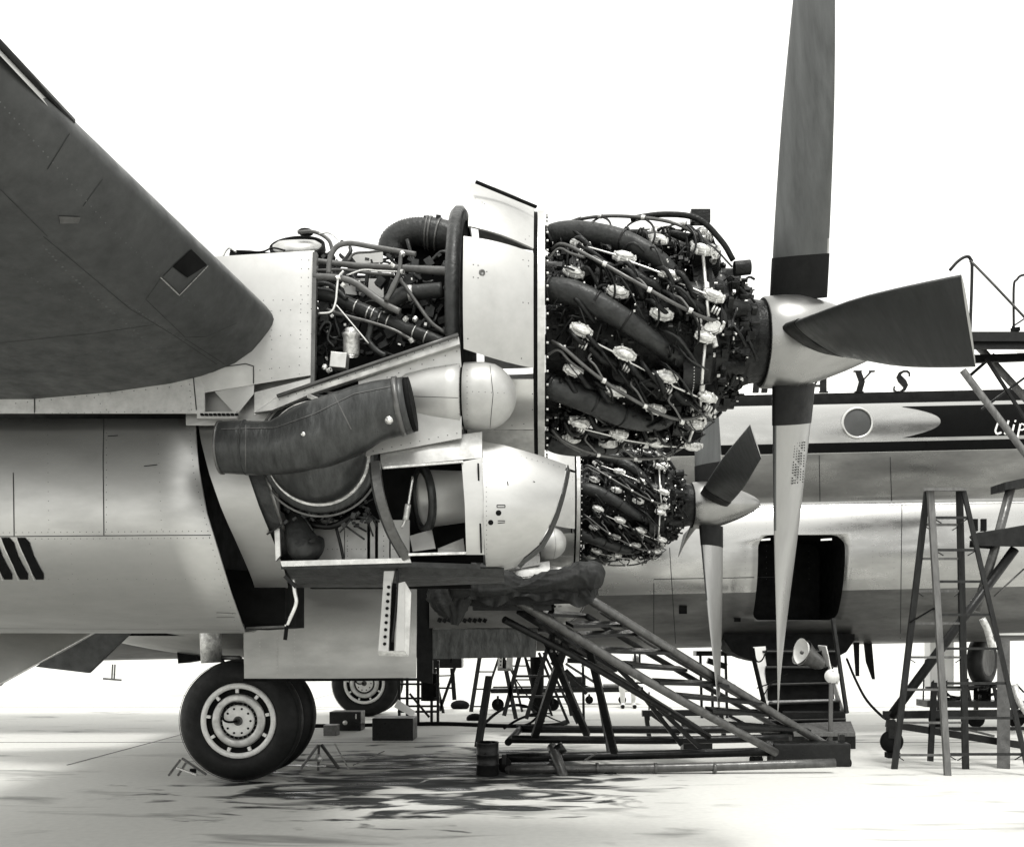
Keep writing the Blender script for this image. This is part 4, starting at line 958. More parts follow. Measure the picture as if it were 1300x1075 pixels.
# ---------------- propeller
PXX = 1.684
sp_prof = [(-.235, .0), (-.235, .285), (-.225, .293), (-.10, .300), (.0, .296), (.10, .275), (.20, .245), (.34, .195), (.46, .145), (.56, .095), (.62, .05), (.64, 0)]
me, _ = MB().lathe(sp_prof, (0, 0, 0), (1, 0, 0), 56).mesh('propeller', [M['spin'], M['black']], False)
for p in me.polygons:
    if p.center.x < -.23: p.material_index = 1
def propeller(xc, yc, zc, phi, label):
    o = bpy.data.objects.new('propeller', me); place(o, (xc, yc, zc), AIR); o['label'] = label
    o.rotation_euler = (R(phi), R(-1.4), 0); return o
def blade_mesh():
    mb = MB(); n = 26; rows = []; st = []
    for i in range(n+1):
        t = i/n; r = .27+(2.56-.27)*t
        chord = .365+.045*min(1, t*1.6)-.045*max(0, t-.5)/.5
        beta = 47*(1-t)**1.15+15           # angle of the chord from the plane of rotation
        th_ = .125*(1-t)**1.6+.014
        st.append((r, chord, R(beta), th_))
    m = 20
    for r, ch_, be, th_ in st:
        row = []
        for k in range(m):
            q = 2*math.pi*k/m; u = math.cos(q)*ch_/2; v = math.sin(q)*th_/2*(1 if math.sin(q) > 0 else .5)*(1-.25*math.cos(q))
            # chord direction: (+sin be, -cos be), normal (cos be, sin be)
            row.append(Vector((u*math.sin(be)+v*math.cos(be), -u*math.cos(be)+v*math.sin(be), r)))
        rows.append(row)
    def part(i0, i1, grow=0.):
        b = MB(); vs = []
        for i in range(i0, i1+1):
            c = Vector((0, 0, st[i][0]))
            for v in rows[i]: d = (v-c); vs.append(c+d*(1+grow/max(.02, d.length)))
        k = i1-i0
        b.add(vs, [(i*m+j, i*m+(j+1) % m, (i+1)*m+(j+1) % m, (i+1)*m+j) for i in range(k) for j in range(m)], True)
        b.add(vs[:m], [tuple(range(m))]); b.add(vs[-m:], [tuple(reversed(range(m)))]); return b
    return part(0, n), part(0, 3, .006), part(2, 3, .009)
bl, cu, cr_ = blade_mesh()
me_bl, _ = bl.mesh('blade', [M['blade'], M['bladeb']], False)
me_cu, _ = cu.mesh('blade_cuff', M['boot'], False)
def add_blades(prop):
    for k in range(4):
        for me_, nm in ((me_bl, 'blade'), (me_cu, 'blade_cuff')):
            o = bpy.data.objects.new(nm, me_); COL.objects.link(o); o.parent = prop; o.rotation_euler = (R(90*k), 0, 0)
for p in me_bl.polygons:
    if p.normal.x < -.05: p.material_index = 1
pr4 = propeller(PXX, YA, ZA-.0, 16, 'near four-bladed propeller'); add_blades(pr4)
EOFF = Vector((.43, 5.55, -.29))
pr3 = propeller(PXX+EOFF.x, YA+EOFF.y, ZA+EOFF.z, -6, 'inner four-bladed propeller'); add_blades(pr3)

# tiny stencilled marks on the lower near blade
mb = MB()
for q in range(5):
    for k in range(16):
        z_ = .66+k*.018; x_ = -.03+q*.030
        if (q*7+k*5) % 6 == 0: continue
        p_ = Vector((math.sin(R(50))*x_+math.cos(R(50))*.050, -math.cos(R(50))*x_+math.sin(R(50))*.050, z_)); mb.box(p_, (.006, .006, .009))
me_st, _ = mb.mesh('stencil_marks', M['seam'], False)
o = bpy.data.objects.new('stencil_marks', me_st); COL.objects.link(o); o.parent = pr4; o.rotation_euler = (R(180), 0, 0); o['kind'] = 'stuff'
# ---------------- inner nacelle and engine: copies of part and sub-parts
def copy_part(o, off, label):
    c = o.copy(); COL.objects.link(c); c.location = o.location+off; c['label'] = label
    WL[c.name] = WL[o.name]+off
    skip = ('wing', )
    for ch_ in list(o.children):
        d = ch_.copy(); COL.objects.link(d); d.parent = c
    return c
N3 = copy_part(NAC, EOFF, 'inner engine nacelle, partly hidden behind the outer one')
E3 = copy_part(ENG, EOFF, 'inner radial engine fully uncovered')

# ---------------- main gear
def wheel_meshes():
    ty = MB().lathe([(.0, .43), (.0, .45), (-.02, .56), (-.05, .64), (-.10, .695), (-.17, .712), (-.24, .695), (-.29, .64), (-.32, .56), (-.34, .45), (-.34, .43)], (0, 0, 0), (0, 1, 0), 72)
    ty.lathe([(-.001, .52), (.004, .525), (.004, .532), (-.002, .537)], (0, 0, 0), (0, -1, 0), 64)
    return ty
def wheel(xc, yc, zc, gear, face=-1):
    o = Vector((xc, yc, zc)); ax = (0, 1, 0)
    # tyre: outer face at yc, body going away from the camera
    prof = [(.06, .41), (.035, .435), (.01, .47), (.0, .52), (.012, .59), (.05, .655), (.11, .70), (.17, .71), (.23, .70), (.29, .655), (.33, .59), (.34, .52), (.30, .41)]
    t = MB().lathe(prof, o, ax, 80)
    for rr in (.675, .69, .70): t.lathe([(.0, rr)] if 0 else [(.068+(.70-rr), rr-.004), (.066+(.70-rr), rr), (.07+(.70-rr), rr+.003)], o, ax, 80)
    build(t, 'tyre', M['tyre'], gear)
    build(MB().lathe([(.035, .372), (.018, .376), (.012, .395), (.012, .425), (.03, .437), (.06, .43)], o, ax, 64), 'rim', M['rim'], gear)
    build(MB().lathe([(.05, .0), (.05, .375)], o, ax, 56), 'wheel_web', M['black'], gear)
    build(MB().lathe([(.045, .215), (.028, .22), (.024, .24), (.024, .285), (.03, .305), (.045, .31)], o, ax, 56), 'brake_drum', M['plate'], gear)
    build(MB().lathe([(.018, .04), (.018, .10), (.016, .17), (.02, .18), (.045, .185)], o, ax, 48), 'hub_flange', M['rim'], gear)
    build(MB().lathe([(.04, .0), (.01, .0), (.01, .03), (.0, .035), (.0, .05), (.02, .055), (.03, .11)], o, ax, 32), 'hub_cap', M['steell'], gear)
    for k in range(9):
        q = R(40*k+12); c = o+Vector((.345*math.cos(q), .03, .345*math.sin(q))); build(MB().box(c, (.045, .03, .035), Matrix.Rotation(-q, 3, 'Y')), 'rim_lug', M['rim'], gear)
    for k in range(10): q = R(36*k); build(MB().lathe([(.02, .013), (.0, .013), (.0, 0)], o+Vector((.145*math.cos(q), .012, .145*math.sin(q))), ax, 10), 'wheel_nut', M['black'], gear)
    b = MB()
    for k in range(24): q = R(15*k); b.beam(o+Vector((.18*math.cos(q), .04, .18*math.sin(q))), o+Vector((.24*math.cos(q), .04, .24*math.sin(q))), .010)
    build(b, 'cooling_vanes', M['steell'], gear, kind='stuff')
    build(MB().tube(smooth_path([o+Vector((0, -.01, 0)), o+Vector((-.10, -.012, -.01)), o+Vector((-.16, -.012, .03)), o+Vector((-.14, -.012, .15)), o+Vector((-.04, -.012, .21)), o+Vector((.05, -.005, .19))], 5), .012, 8), 'brake_hose', M['black'], gear)
def gear(xc, y_out, zc, label):
    s_ = MB(); ym = y_out+.48
    s_.tube([(xc-.02, ym, zc), (xc+.0, ym, zc+.35), (xc-.03, ym, 2.2)], .075, 16); s_.tube([(xc, y_out+.05, zc), (xc, y_out+.95, zc)], .06, 14)
    g_ = build(s_, 'landing_gear', M['steell'], AIR, label=label)
    wheel(xc, y_out, zc, g_); wheel(xc, y_out+.62, zc, g_)
    build(MB().tube([(xc-.43, ym-.1, 1.36), (xc-.46, ym-.1, 1.95)], .125, 24), 'oleo_cylinder', M['cast'], g_)
    build(MB().tube([(xc+.12, ym-.1, 1.15), (xc-.1, ym-.12, 1.42), (xc-.40, ym-.1, 1.42)], .03, 10), 'torque_link', M['steell'], g_)
    build(MB().tube([(xc-.55, ym, 1.65), (xc-.3, ym, 1.32), (xc-.12, ym, 1.2)], .025, 10), 'drag_brace', M['steel'], g_)
    return g_
gear(-3.52, 10.60, .70, 'near pair of main wheels with pale rims')
gear(-3.76, 19.3, .70, 'far pair of main wheels under the other wing')
# gear door and its neighbours
gd = build(sheet_px([[(309, 742, 10.15), (420, 742, 10.1), (529, 742, 10.15)], [(309, 800, 10.05), (420, 800, 10.0), (529, 800, 10.05)], [(310, 861, 10.1), (420, 861, 10.08), (528, 860, 10.1)]], .03), 'gear_door', M['shell'], AIR)
b_ = bvh_of(gd); mb = MB()
for x in (330, 352, 374, 415, 437, 458, 480, 502): rivets(mb, b_, [(x, 800), (x, 856)], 5, .006)
build(mb, 'door_rivets', M['plate'], gd, kind='stuff')
build(MB().beam(P(309, 863, 10.1), P(529, 862, 10.1), .02, .03), 'door_edge', M['black'], gd)
build(MB().plate([P(529, 742, 10.2), P(549, 742, 10.4), P(549, 868, 10.4), P(529, 864, 10.2)], .04), 'gear_door', M['black'], AIR)
build(MB().box(((-3.55), 11.9, 1.98), (3.2, 1.6, .6)), 'wheel_well', M['black'], AIR)
# deep dark wheel fairing under the inner nacelle
gf = build(sheet_px([[(545, 738, 10.35), (620, 738, 10.3), (705, 738, 10.35)], [(545, 770, 10.28), (620, 770, 10.22), (690, 770, 10.3)], [(545, 797, 10.35), (620, 797, 10.3), (684, 797, 10.35)]], .03), 'wheel_fairing', M['belly'], AIR)
build(MB().plate([P(548, 798, 10.4), P(682, 798, 10.4), P(680, 834, 10.42), P(549, 836, 10.42)], .6), 'wheel_fairing', M['exh'], AIR)
build(MB().beam(P(551, 798, 10.36), P(612, 796, 10.36), .015), 'fairing_hinge', M['steell'], AIR)
vm = MB()
for k in range(10): vm.box(P(558+k*6.4, 787+(k % 2)*.6, 10.28), (.04, .05, .045), Matrix.Rotation(.5, 3, 'Y'))
build(vm, 'louvres', M['black'], gf, kind='stuff')
build(MB().plate([P(222, 798, 11.7), P(254, 798, 11.7), P(250, 838, 11.7), P(226, 842, 11.7)], .4), 'well_door', M['black'], AIR)
# nose gear
ng = MB(); ng.tube([(9.6, 16.45, .45), (9.6, 16.45, 1.75)], .07, 14); NG = build(ng, 'landing_gear', M['steell'], AIR, label='nose wheel under the forward fuselage')
for yy in (16.1, 16.6):
    build(MB().lathe([(.05, .26), (0, .30), (.0, .36), (.05, .43), (.12, .45), (.19, .43), (.24, .36), (.24, .30)], (9.6, yy, .45), (.45, 1, 0), 48), 'tyre', M['tyre'], NG)
    build(MB().lathe([(.03, .0), (.03, .12), (.0, .25), (.05, .27)], (9.6, yy, .45), (.45, 1, 0), 40), 'rim', M['rim'], NG)
build(MB().plate([P(1262, 786, 15.8), P(1330, 784, 15.8), P(1330, 806, 15.8), P(1262, 806, 15.8)], .04), 'gear_door', M['white'], AIR)
# ================================================================== THINGS AROUND THE AIRCRAFT
def tp(parent, name, m, pts, r, seg=10, n=4, label=None):
    return build(pipe(pts, r, seg, n), name, M[m], parent, label=label)
def bar(parent, name, m, a, b, w, h=None, up=(0, 0, 1)): return build(MB().beam(P(*a), P(*b), w, h, up), name, M[m], parent)
def caster(parent, px, py, d, r=.12, m='black'):
    c = P(px, py, d); f = build(MB().box(c+Vector((0, 0, r*.75)), (.05, .09, r*1.3)), 'caster_fork', M['steel'], parent)
    build(MB().lathe([(-.03, 0), (-.03, r*.9), (-.02, r), (.02, r), (.03, r*.9), (.03, 0)], c, (0, 1, 0), 24), 'caster', M[m], parent)
def gp(px, d): p = P(px, 0, d); p.z = 0; return p

# ---------------- big tubular maintenance stand with stair and tarpaulin-draped platform
T = empty('maintenance_stand', gp(830, 12), 'large dark tubular maintenance stand with a sloping stair below the inner engine', 'work stand')
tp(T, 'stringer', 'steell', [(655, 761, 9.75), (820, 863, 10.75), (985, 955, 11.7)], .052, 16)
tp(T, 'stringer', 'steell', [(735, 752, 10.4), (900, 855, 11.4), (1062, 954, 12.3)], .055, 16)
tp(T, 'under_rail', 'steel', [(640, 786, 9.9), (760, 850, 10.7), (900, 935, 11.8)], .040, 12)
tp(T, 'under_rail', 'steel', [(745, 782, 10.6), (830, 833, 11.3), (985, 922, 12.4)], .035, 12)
tp(T, 'under_rail', 'steell', [(762, 775, 10.8), (850, 832, 11.5), (1010, 925, 12.7)], .030, 12)
tp(T, 'under_rail', 'steell', [(715, 815, 12.2), (800, 868, 12.2), (890, 925, 12.2)], .022, 10)
tr = [((690, 778), (748, 781)), ((728, 793), (790, 792)), ((740, 806), (812, 803)), ((767, 825), (863, 828)), ((803, 844), (873, 849)), ((838, 865), (934, 869)), ((868, 883), (970, 892)), ((905, 901), (985, 907)), ((935, 920), (1030, 926))]
for (a, b), (c, d) in tr:
    d0 = 9.75+1.95*(b-761)/194; q = [P(a, b, d0), P(c, d, d0+.75), P(c-10, d-4, d0+.8), P(a-10, b-5, d0+.1)]
    build(MB().plate(q, .035, (0, 0, -1)), 'tread', M['steel'], T)
build(MB().plate([P(583, 752, 9.6), P(748, 750, 9.6), P(760, 752, 10.15), P(600, 754, 10.15)], .04, (0, 0, -1)), 'deck', M['steel'], T)
bar(T, 'deck_edge', 'steell', (583, 752, 9.55), (748, 749, 9.55), .03, .02)
bar(T, 'deck_beam', 'steel', (590, 762, 9.65), (752, 758, 9.65), .05, .12)
bar(T, 'deck_beam', 'steel', (600, 770, 9.8), (700, 770, 9.85), .05, .08)
bar(T, 'leg', 'steel', (721, 806, 10.6), (679, 934, 11.9), .095, .05)
bar(T, 'leg', 'steel', (694, 812, 10.6), (745, 932, 12.0), .085, .05)
bar(T, 'leg', 'steel', (748, 822, 10.7), (780, 955, 11.6), .085, .05)
bar(T, 'leg', 'steel', (752, 832, 12.8), (775, 958, 12.0), .07, .05)
bar(T, 'leg', 'steel', (684, 828, 13.6), (722, 918, 13.6), .06, .04)
bar(T, 'leg', 'steel', (690, 828, 14.2), (733, 918, 14.2), .06, .04)
bar(T, 'brace', 'steel', (770, 834, 12.1), (892, 952, 12.1), .13, .06)
bar(T, 'brace', 'steel', (800, 862, 12.5), (865, 945, 12.5), .09, .06)
bar(T, 'brace', 'steel', (688, 812, 10.7), (760, 838, 11), .06, .05)
bar(T, 'brace', 'steel', (660, 775, 9.9), (780, 850, 11.2), .09, .06)
bar(T, 'brace', 'steel', (700, 840, 12.6), (745, 880, 12.6), .06, .05)
bar(T, 'platform_post', 'steel', (700, 768, 10.1), (702, 830, 10.6), .06, .05)
tp(T, 'base_tube', 'steell', [(648, 976, 11.25), (850, 974, 11.25), (1060, 968, 11.3)], .055, 16)
tp(T, 'base_tube', 'steel', [(637, 962, 11.9), (850, 957, 12), (1035, 952, 12.1)], .058, 16)
tp(T, 'base_tube', 'steel', [(650, 938, 12.6), (850, 939, 12.7), (1000, 936, 12.8)], .055, 14)
tp(T, 'base_tube', 'steel', [(655, 925, 13.4), (850, 926, 13.5), (990, 925, 13.6)], .055, 14)
tp(T, 'base_end', 'steell', [(624, 960, 11.8), (650, 979, 11.25)], .05, 12)
tp(T, 'base_end', 'steel', [(645, 942, 12.6), (660, 925, 13.4)], .05, 12)
tp(T, 'base_fitting', 'steell', [(701, 948, 11.5), (708, 965, 11.25), (716, 988, 11.1)], .065, 12)
tp(T, 'base_fitting', 'steel', [(716, 947, 11.4), (700, 958, 11.4)], .07, 10)
ringpx2 = lambda x, y, d, r: build(MB().tube([P(x, y, d), P(x+4, y, d)], r, 16), 'pipe_collar', M['steell'], T)
for x in (756, 830, 905): ringpx2(x, 974.5, 11.25, .066)
build(MB().box(P(1026, 956, 12.0), (1.0, .35, .30)), 'ballast_box', M['steel'], T, bevel=.02)
bar(T, 'end_post', 'steel', (1068, 932, 12), (1069, 968, 12), .07, .07)
bar(T, 'end_bracket', 'steell', (758, 955, 11.3), (742, 965, 11.3), .02, .02)
for x, y, d in ((640, 968, 11.35), (1072, 966, 11.9), (700, 975, 11.3), (960, 962, 12.4), (775, 984, 11.25)): caster(T, x, y+2, d, .09)
mb = MB()
for x, y in ((700, 826), (740, 845), (812, 874), (850, 905), (690, 880), (735, 900), (640, 760), (720, 756)): mb.lathe([(0, .02), (.02, .02), (.02, 0)], P(x, y, 9.7+(y-760)*.0105), (0, -1, 0), 8)
build(mb, 'bolts', M['steell'], T, kind='stuff')
# tarpaulin bundled on the platform
def lumpy(rows, amp, sc, seed, thick=.02):
    off = Vector((seed*7.1, seed*3.3, 0)); out = []
    for r in rows: out.append([p+Vector((0, 1, 0))*0+Vector((amp*noise.noise(p*sc+off)*.4, amp*noise.noise(p*sc*1.1+off*2), amp*noise.noise(p*sc*.9-off))) for p in r])
    return MB().grid(out, thick)
def bundle(path, radii, amp, seed, seg=44, n=9, flat=1.):
    seg = 44; sp = smooth_path([P(*p) for p in path], n*3); rr = lerpl(radii, n*3); mb = MB().tube(sp, rr, seg, flat=flat); L_ = 0
    for i, p in enumerate(sp):
        if i: L_ += (p-sp[i-1]).length
        for k in range(seg):
            v = mb.v[i*seg+k]; d = (v-p); q = 2*math.pi*k/seg
            w = 2.4*noise.noise(Vector((L_*2.2, seed, math.cos(q))))+3*q+seed
            ridge = 1-abs(math.sin(w*1.5+L_*5)); r2 = 1-abs(math.sin(5*q-L_*9+3*noise.noise(Vector((L_*4, q, seed)))))
            sag = noise.noise(Vector((L_*3, math.sin(q)*1.2, seed)))
            mb.v[i*seg+k] = p+d*(1+.24*(ridge**2-.2)+.12*r2**3+.36*sag)
    return mb
T2 = empty('tarpaulin', P(660, 748, 9.6), 'creased dark tarpaulin bundled along the top deck of the stand', 'tarpaulin')
build(bundle([(566, 738, 9.55), (585, 737, 9.45), (610, 738, 9.45), (640, 740, 9.45), (665, 743, 9.5)], [.09, .17, .16, .12, .06], .07, 3, 26, 9), 'left_fold', M['canvas'], T2)
build(bundle([(645, 746, 9.45), (675, 744, 9.45), (700, 738, 9.45), (725, 735, 9.45), (748, 733, 9.5), (760, 740, 9.55)], [.04, .08, .11, .13, .15, .09], .05, 8, 26, 9), 'right_fold', M['canvas'], T2)
build(bundle([(568, 735, 9.6), (566, 750, 9.55), (568, 768, 9.55), (572, 784, 9.55)], [.12, .17, .15, .05], .07, 5, 22, 8), 'hanging_corner', M['canvas'], T2)
build(bundle([(585, 738, 9.55), (583, 755, 9.55), (580, 772, 9.55), (577, 793, 9.55)], [.14, .15, .11, .03], .06, 12, 22, 8), 'hanging_corner', M['canvas'], T2)
build(bundle([(735, 742, 9.55), (745, 752, 9.5), (750, 762, 9.5)], [.12, .12, .04], .05, 6, 20, 8), 'hanging_corner', M['canvas'], T2)

rows = []
for j_ in range(9):
    row = []
    for i_ in range(60):
        u = i_/59; dr = (.10+.16*max(0, noise.noise(Vector((u*5, 2, 0)))+.3))*j_/8; c_ = P(572+182*u, 748, 9.42)
        row.append(c_+Vector((0, -.02*math.sin(u*60+3*noise.noise(Vector((u*9, j_*.3, 0))))*(j_/8+.2), .03-dr)))
    rows.append(row)
build(MB().grid(rows, .006), 'hanging_edge', M['canvas'], T2)
# ---------------- tall double step ladder
L = empty('step_ladder', gp(1210, 11.5), 'tall weathered wooden step ladder with rungs on both sides and a flat top', 'ladder')
DF, DB = 11.1, 11.65
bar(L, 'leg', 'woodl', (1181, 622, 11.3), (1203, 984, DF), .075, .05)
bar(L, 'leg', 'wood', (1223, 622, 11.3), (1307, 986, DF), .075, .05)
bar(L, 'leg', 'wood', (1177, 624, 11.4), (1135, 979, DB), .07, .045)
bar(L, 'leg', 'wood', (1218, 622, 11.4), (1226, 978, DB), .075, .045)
build(MB().plate([P(1172, 619, 11.2), P(1227, 619, 11.2), P(1225, 620, 11.5), P(1176, 620, 11.5)], .035, (0, 0, -1)), 'top_step', M['woodl'], L)
def lerp2(a, b, y): t = (y-a[1])/(b[1]-a[1]); return a[0]+(b[0]-a[0])*t, y, a[2]+(b[2]-a[2])*t
for y in (657, 698, 738, 780, 823, 867, 911, 957):
    a = lerp2((1181, 622, 11.3), (1203, 984, DF), y); b = lerp2((1223, 622, 11.3), (1307, 986, DF), y); bar(L, 'rung', 'wood', a, b, .035, .03)
    if y in (657, 698, 957): bar(L, 'rung_stay', 'steel', (a[0]+2, y+1, a[2]), (a[0]+12, y+7, a[2]), .012); bar(L, 'rung_stay', 'steel', (b[0]-2, y+1, b[2]), (b[0]-12, y+7, b[2]), .012)
for y in (666, 709, 750, 791, 834, 875, 917, 958):
    a = lerp2((1177, 624, 11.4), (1135, 979, DB), y); b = lerp2((1218, 622, 11.4), (1226, 978, DB), y); bar(L, 'rung', 'woodl', a, b, .032, .028)
    if y in (666, 750, 834, 958): bar(L, 'rung_stay', 'steel', (a[0]+1, y+1, a[2]), (a[0]+10, y+7, a[2]), .010); bar(L, 'rung_stay', 'steel', (b[0]-1, y+1, b[2]), (b[0]-10, y+7, b[2]), .010)
bar(L, 'spreader', 'steel', (1155, 790, 11.5), (1186, 772, 11.2), .02)

# ---------------- high nose dock at the right edge
D = empty('nose_dock', gp(1330, 12.6), 'tall tubular work dock with a dark railed deck above the nose', 'work stand')
build(MB().plate([P(1218, 421, 11.6), P(1420, 421, 11.6), P(1420, 425, 12.9), P(1230, 427, 12.9)], .12, (0, 0, -1)), 'deck', M['steel'], D)
bar(D, 'deck_beam', 'steel', (1222, 438, 11.7), (1420, 438, 11.7), .05, .10)
bar(D, 'deck_beam', 'steel', (1232, 456, 12.2), (1420, 450, 12.2), .06, .10)
tp(D, 'stringer', 'woodl', [(1222, 470, 11.7), (1420, 733, 11.7)], .042, 12, 1)
tp(D, 'stringer', 'woodl', [(1235, 432, 12.5), (1420, 635, 12.5)], .048, 12, 1)
tp(D, 'guard_rail', 'steel', [(1206, 343, 11.6), (1216, 332, 11.6), (1226, 326, 11.6), (1232, 329, 11.6), (1234, 345, 11.6), (1231, 440, 11.6)], .020, 8, 5)
tp(D, 'guard_rail', 'steell', [(1233, 335, 11.6), (1237, 336, 11.6), (1300, 402, 12), (1400, 510, 12.3)], .016, 8, 2)
tp(D, 'guard_rail', 'steel', [(1287, 420, 12), (1287, 365, 12), (1291, 355, 12), (1300, 349, 12), (1330, 349, 12)], .016, 8, 5)
bar(D, 'rail_foot', 'black', (1284, 419, 12), (1294, 418, 12), .05, .05)
bar(D, 'brace', 'steel', (1300, 405, 12), (1285, 415, 12), .02)
bar(D, 'brace', 'steel', (1252, 455, 12.1), (1310, 545, 12.1), .035); bar(D, 'brace', 'steel', (1230, 478, 12.4), (1262, 450, 12.4), .04); bar(D, 'brace', 'steel', (1246, 520, 12.3), (1300, 480, 12.3), .03)
for x, d in ((1400, 11.7), (1400, 13.1), (1345, 13.1)): bar(D, 'post', 'steel', (x, 430, d), (x, 809+1.66*FPX/d, d), .08)

# ---------------- rolling stand with a tapered shelf, right edge
Q2 = empty('rolling_stand', gp(1220, 12.5), 'rolling stand with a padded tapering shelf and long tube braces beside the step ladder', 'work stand')
mb = MB(); top = [P(1229, 681, 12.2), P(1240, 675, 12.2), (P(1300, 666, 12.2)), P(1380, 655, 12.2), P(1380, 668, 13.2), P(1245, 680, 13.0)]
bot = [P(1234, 687, 12.2), P(1245, 694, 12.2), P(1300, 694, 12.2), P(1380, 692, 12.2), P(1380, 692, 13.2), P(1250, 690, 13.0)]
mb.add(top+bot, [tuple(range(6)), tuple(reversed(range(6, 12)))]+[(i, (i+1) % 6, 6+(i+1) % 6, 6+i) for i in range(6)]); build(mb, 'shelf', M['steel'], Q2, bevel=.02)
tp(Q2, 'leg', 'steell', [(1284, 616, 12.4), (1262, 700, 12.4), (1239, 776, 12.4)], .06, 14, 1)
tp(Q2, 'leg', 'steel', [(1288, 697, 12.3), (1210, 802, 12.3), (1130, 910, 12.3)], .062, 14, 1)
tp(Q2, 'brace', 'steell', [(1300, 722, 12.4), (1262, 757, 12.4)], .012, 6, 1)
build(MB().plate([P(1276, 612, 12.3), P(1380, 590, 12.3), P(1380, 602, 12.3), P(1276, 622, 12.3)], .4), 'upper_shelf', M['wood'], Q2)
bar(Q2, 'shelf_box', 'black', (1233, 690, 12.4), (1258, 692, 12.4), .1, .09)
tp(Q2, 'elbow_tube', 'cast', [(1247, 785, 12.5), (1254, 800, 12.5), (1260, 824, 12.5)], .045, 12, 4)
tp(Q2, 'elbow_tube', 'cast', [(1288, 870, 12.3), (1294, 890, 12.2), (1303, 905, 12.2)], .04, 12, 4)
bar(Q2, 'post', 'steell', (1274, 812, 12.0), (1274, 975, 11.7), .15, .06)
bar(Q2, 'base_beam', 'steel', (1122, 907, 12.3), (1380, 904, 12.3), .09, .10)
bar(Q2, 'base_beam', 'steel', (1125, 918, 12.2), (1300, 946, 11.9), .09, .09)
bar(Q2, 'base_beam', 'steel', (1180, 925, 12.9), (1330, 924, 12.9), .05, .05)
bar(Q2, 'short_post', 'steel', (1186, 866, 12.1), (1181, 966, 12.0), .065, .05)
bar(Q2, 'base_strut', 'steell', (1225, 925, 12.4), (1262, 934, 12.4), .03)
build(MB().box(P(1131, 925, 12.2), (.10, .10, .25)), 'caster_fork', M['steel'], Q2, bevel=.01)
build(MB().lathe([(-.04, 0), (-.04, .13), (-.02, .15), (.02, .15), (.04, .13), (.04, 0)], P(1132, 941, 12.2), (0, 1, 0), 28), 'caster', M['black'], Q2)
build(MB().box(P(1133, 958, 12.2), (.16, .14, .07)), 'wheel_chock', M['black'], Q2)

# ---------------- trolley with spare wheel behind the ladder
K = empty('trolley', gp(1230, 17), 'low dark trolley of frames and small wheels behind the step ladder', 'cart')
bar(K, 'bed', 'steel', (1170, 892, 17), (1300, 893, 17), .5, .12); bar(K, 'bed_rail', 'steel', (1175, 873, 17.1), (1285, 871, 17.1), .05)
for x in (1190, 1228, 1262, 1285): bar(K, 'stanchion', 'steel', (x, 872, 17), (x+4, 893, 17), .05)
for x in (1190, 1239, 1290): caster(K, x, 912, 17, .16)
for x in (1184, 1201): bar(K, 'locker_leg', 'steel', (x, 860, 17.5), (x, 893, 17.3), .05)
bar(K, 'wheel_cradle', 'steel', (1232, 868, 17.4), (1262, 868, 17.4), .3, .08); bar(K, 'wheel_cradle', 'steel', (1247, 868, 17.4), (1247, 892, 17.2), .3, .1)
tp(K, 'handle', 'steel', [(1172, 890, 17), (1174, 842, 17), (1181, 836, 17)], .014, 6)
build(MB().box(P(1192, 838, 17.6), (.45, .3, 1.05)), 'pale_locker', M['white'], K, bevel=.02)
mb = MB(); random.seed(2)
for k in range(22): a = P(random.uniform(1195, 1295), random.uniform(868, 890), 17); mb.tube([a, a+Vector((random.uniform(-.3, .3), 0, random.uniform(-.15, .15)))], random.uniform(.012, .035), 6)
build(mb, 'tangled_fittings', M['steel'], K, kind='stuff')
SW = empty('spare_wheel', gp(1247, 17.5), 'large dark spare wheel with a pale disc standing on the trolley', 'wheel')
build(MB().lathe([(-.12, .28), (-.14, .36), (-.10, .45), (0, .485), (.10, .45), (.14, .36), (.12, .28)], P(1247, 838, 17.4), (1, -1.1, 0), 44), 'tyre', M['tyre'], SW)
build(MB().lathe([(.10, 0), (.10, .22), (.125, .27), (.12, .29)], P(1247, 838, 17.4), (1, -1.1, 0), 40), 'rim', M['woodl'], SW)
build(MB().lathe([(-.10, 0), (-.10, .27)], P(1247, 838, 17.4), (1, -1.1, 0), 40), 'rim', M['black'], SW)

# ---------------- boarding steps below the doorway
B = empty('boarding_steps', gp(1020, 14.8), 'dark boarding steps with pale canvas sides below the fuselage doorway', 'steps')
for (xa, ya), (xb, yb) in (((968, 826), (1062, 826)), ((972, 846), (1058, 846)), ((975, 868), (1058, 866)), ((976, 892), (1066, 889)), ((970, 914), (1074, 912))):
    build(MB().plate([P(xa, ya, 14.9-(ya-826)*.006), P(xb, yb, 14.9-(yb-826)*.006), P(xb, yb-3, 15.15), P(xa, ya-3, 15.15)], .03, (0, 0, -1)), 'tread', M['steel'], B)
    build(MB().plate([P(xa, ya+2, 14.95-(ya-826)*.006), P(xb, yb+2, 14.95-(yb-826)*.006), P(xb+1, yb+21, 14.93-(ya-826)*.006), P(xa, ya+21, 14.93-(ya-826)*.006)], .03), 'riser', M['black'], B)
    build(MB().beam(P(xa, ya, 14.88-(ya-826)*.006), P(xb, yb, 14.88-(yb-826)*.006), .012), 'nosing', M['hose'], B)
build(MB().grid([[P(956, 821, 14.7), P(972, 820, 15.0)], [P(961, 850, 14.65), P(974, 845, 14.95)], [P(968, 880, 14.6), P(979, 875, 14.9)], [P(976, 900, 14.5), P(982, 900, 14.85)]], .02), 'side_panel', M['white'], B)
build(MB().grid([[P(1038, 819, 15.0), P(1048, 820, 14.7)], [P(1050, 845, 14.95), P(1055, 845, 14.65)], [P(1057, 870, 14.9), P(1066, 880, 14.6)], [P(1062, 895, 14.85), P(1074, 908, 14.5)]], .02), 'side_panel', M['white'], B)
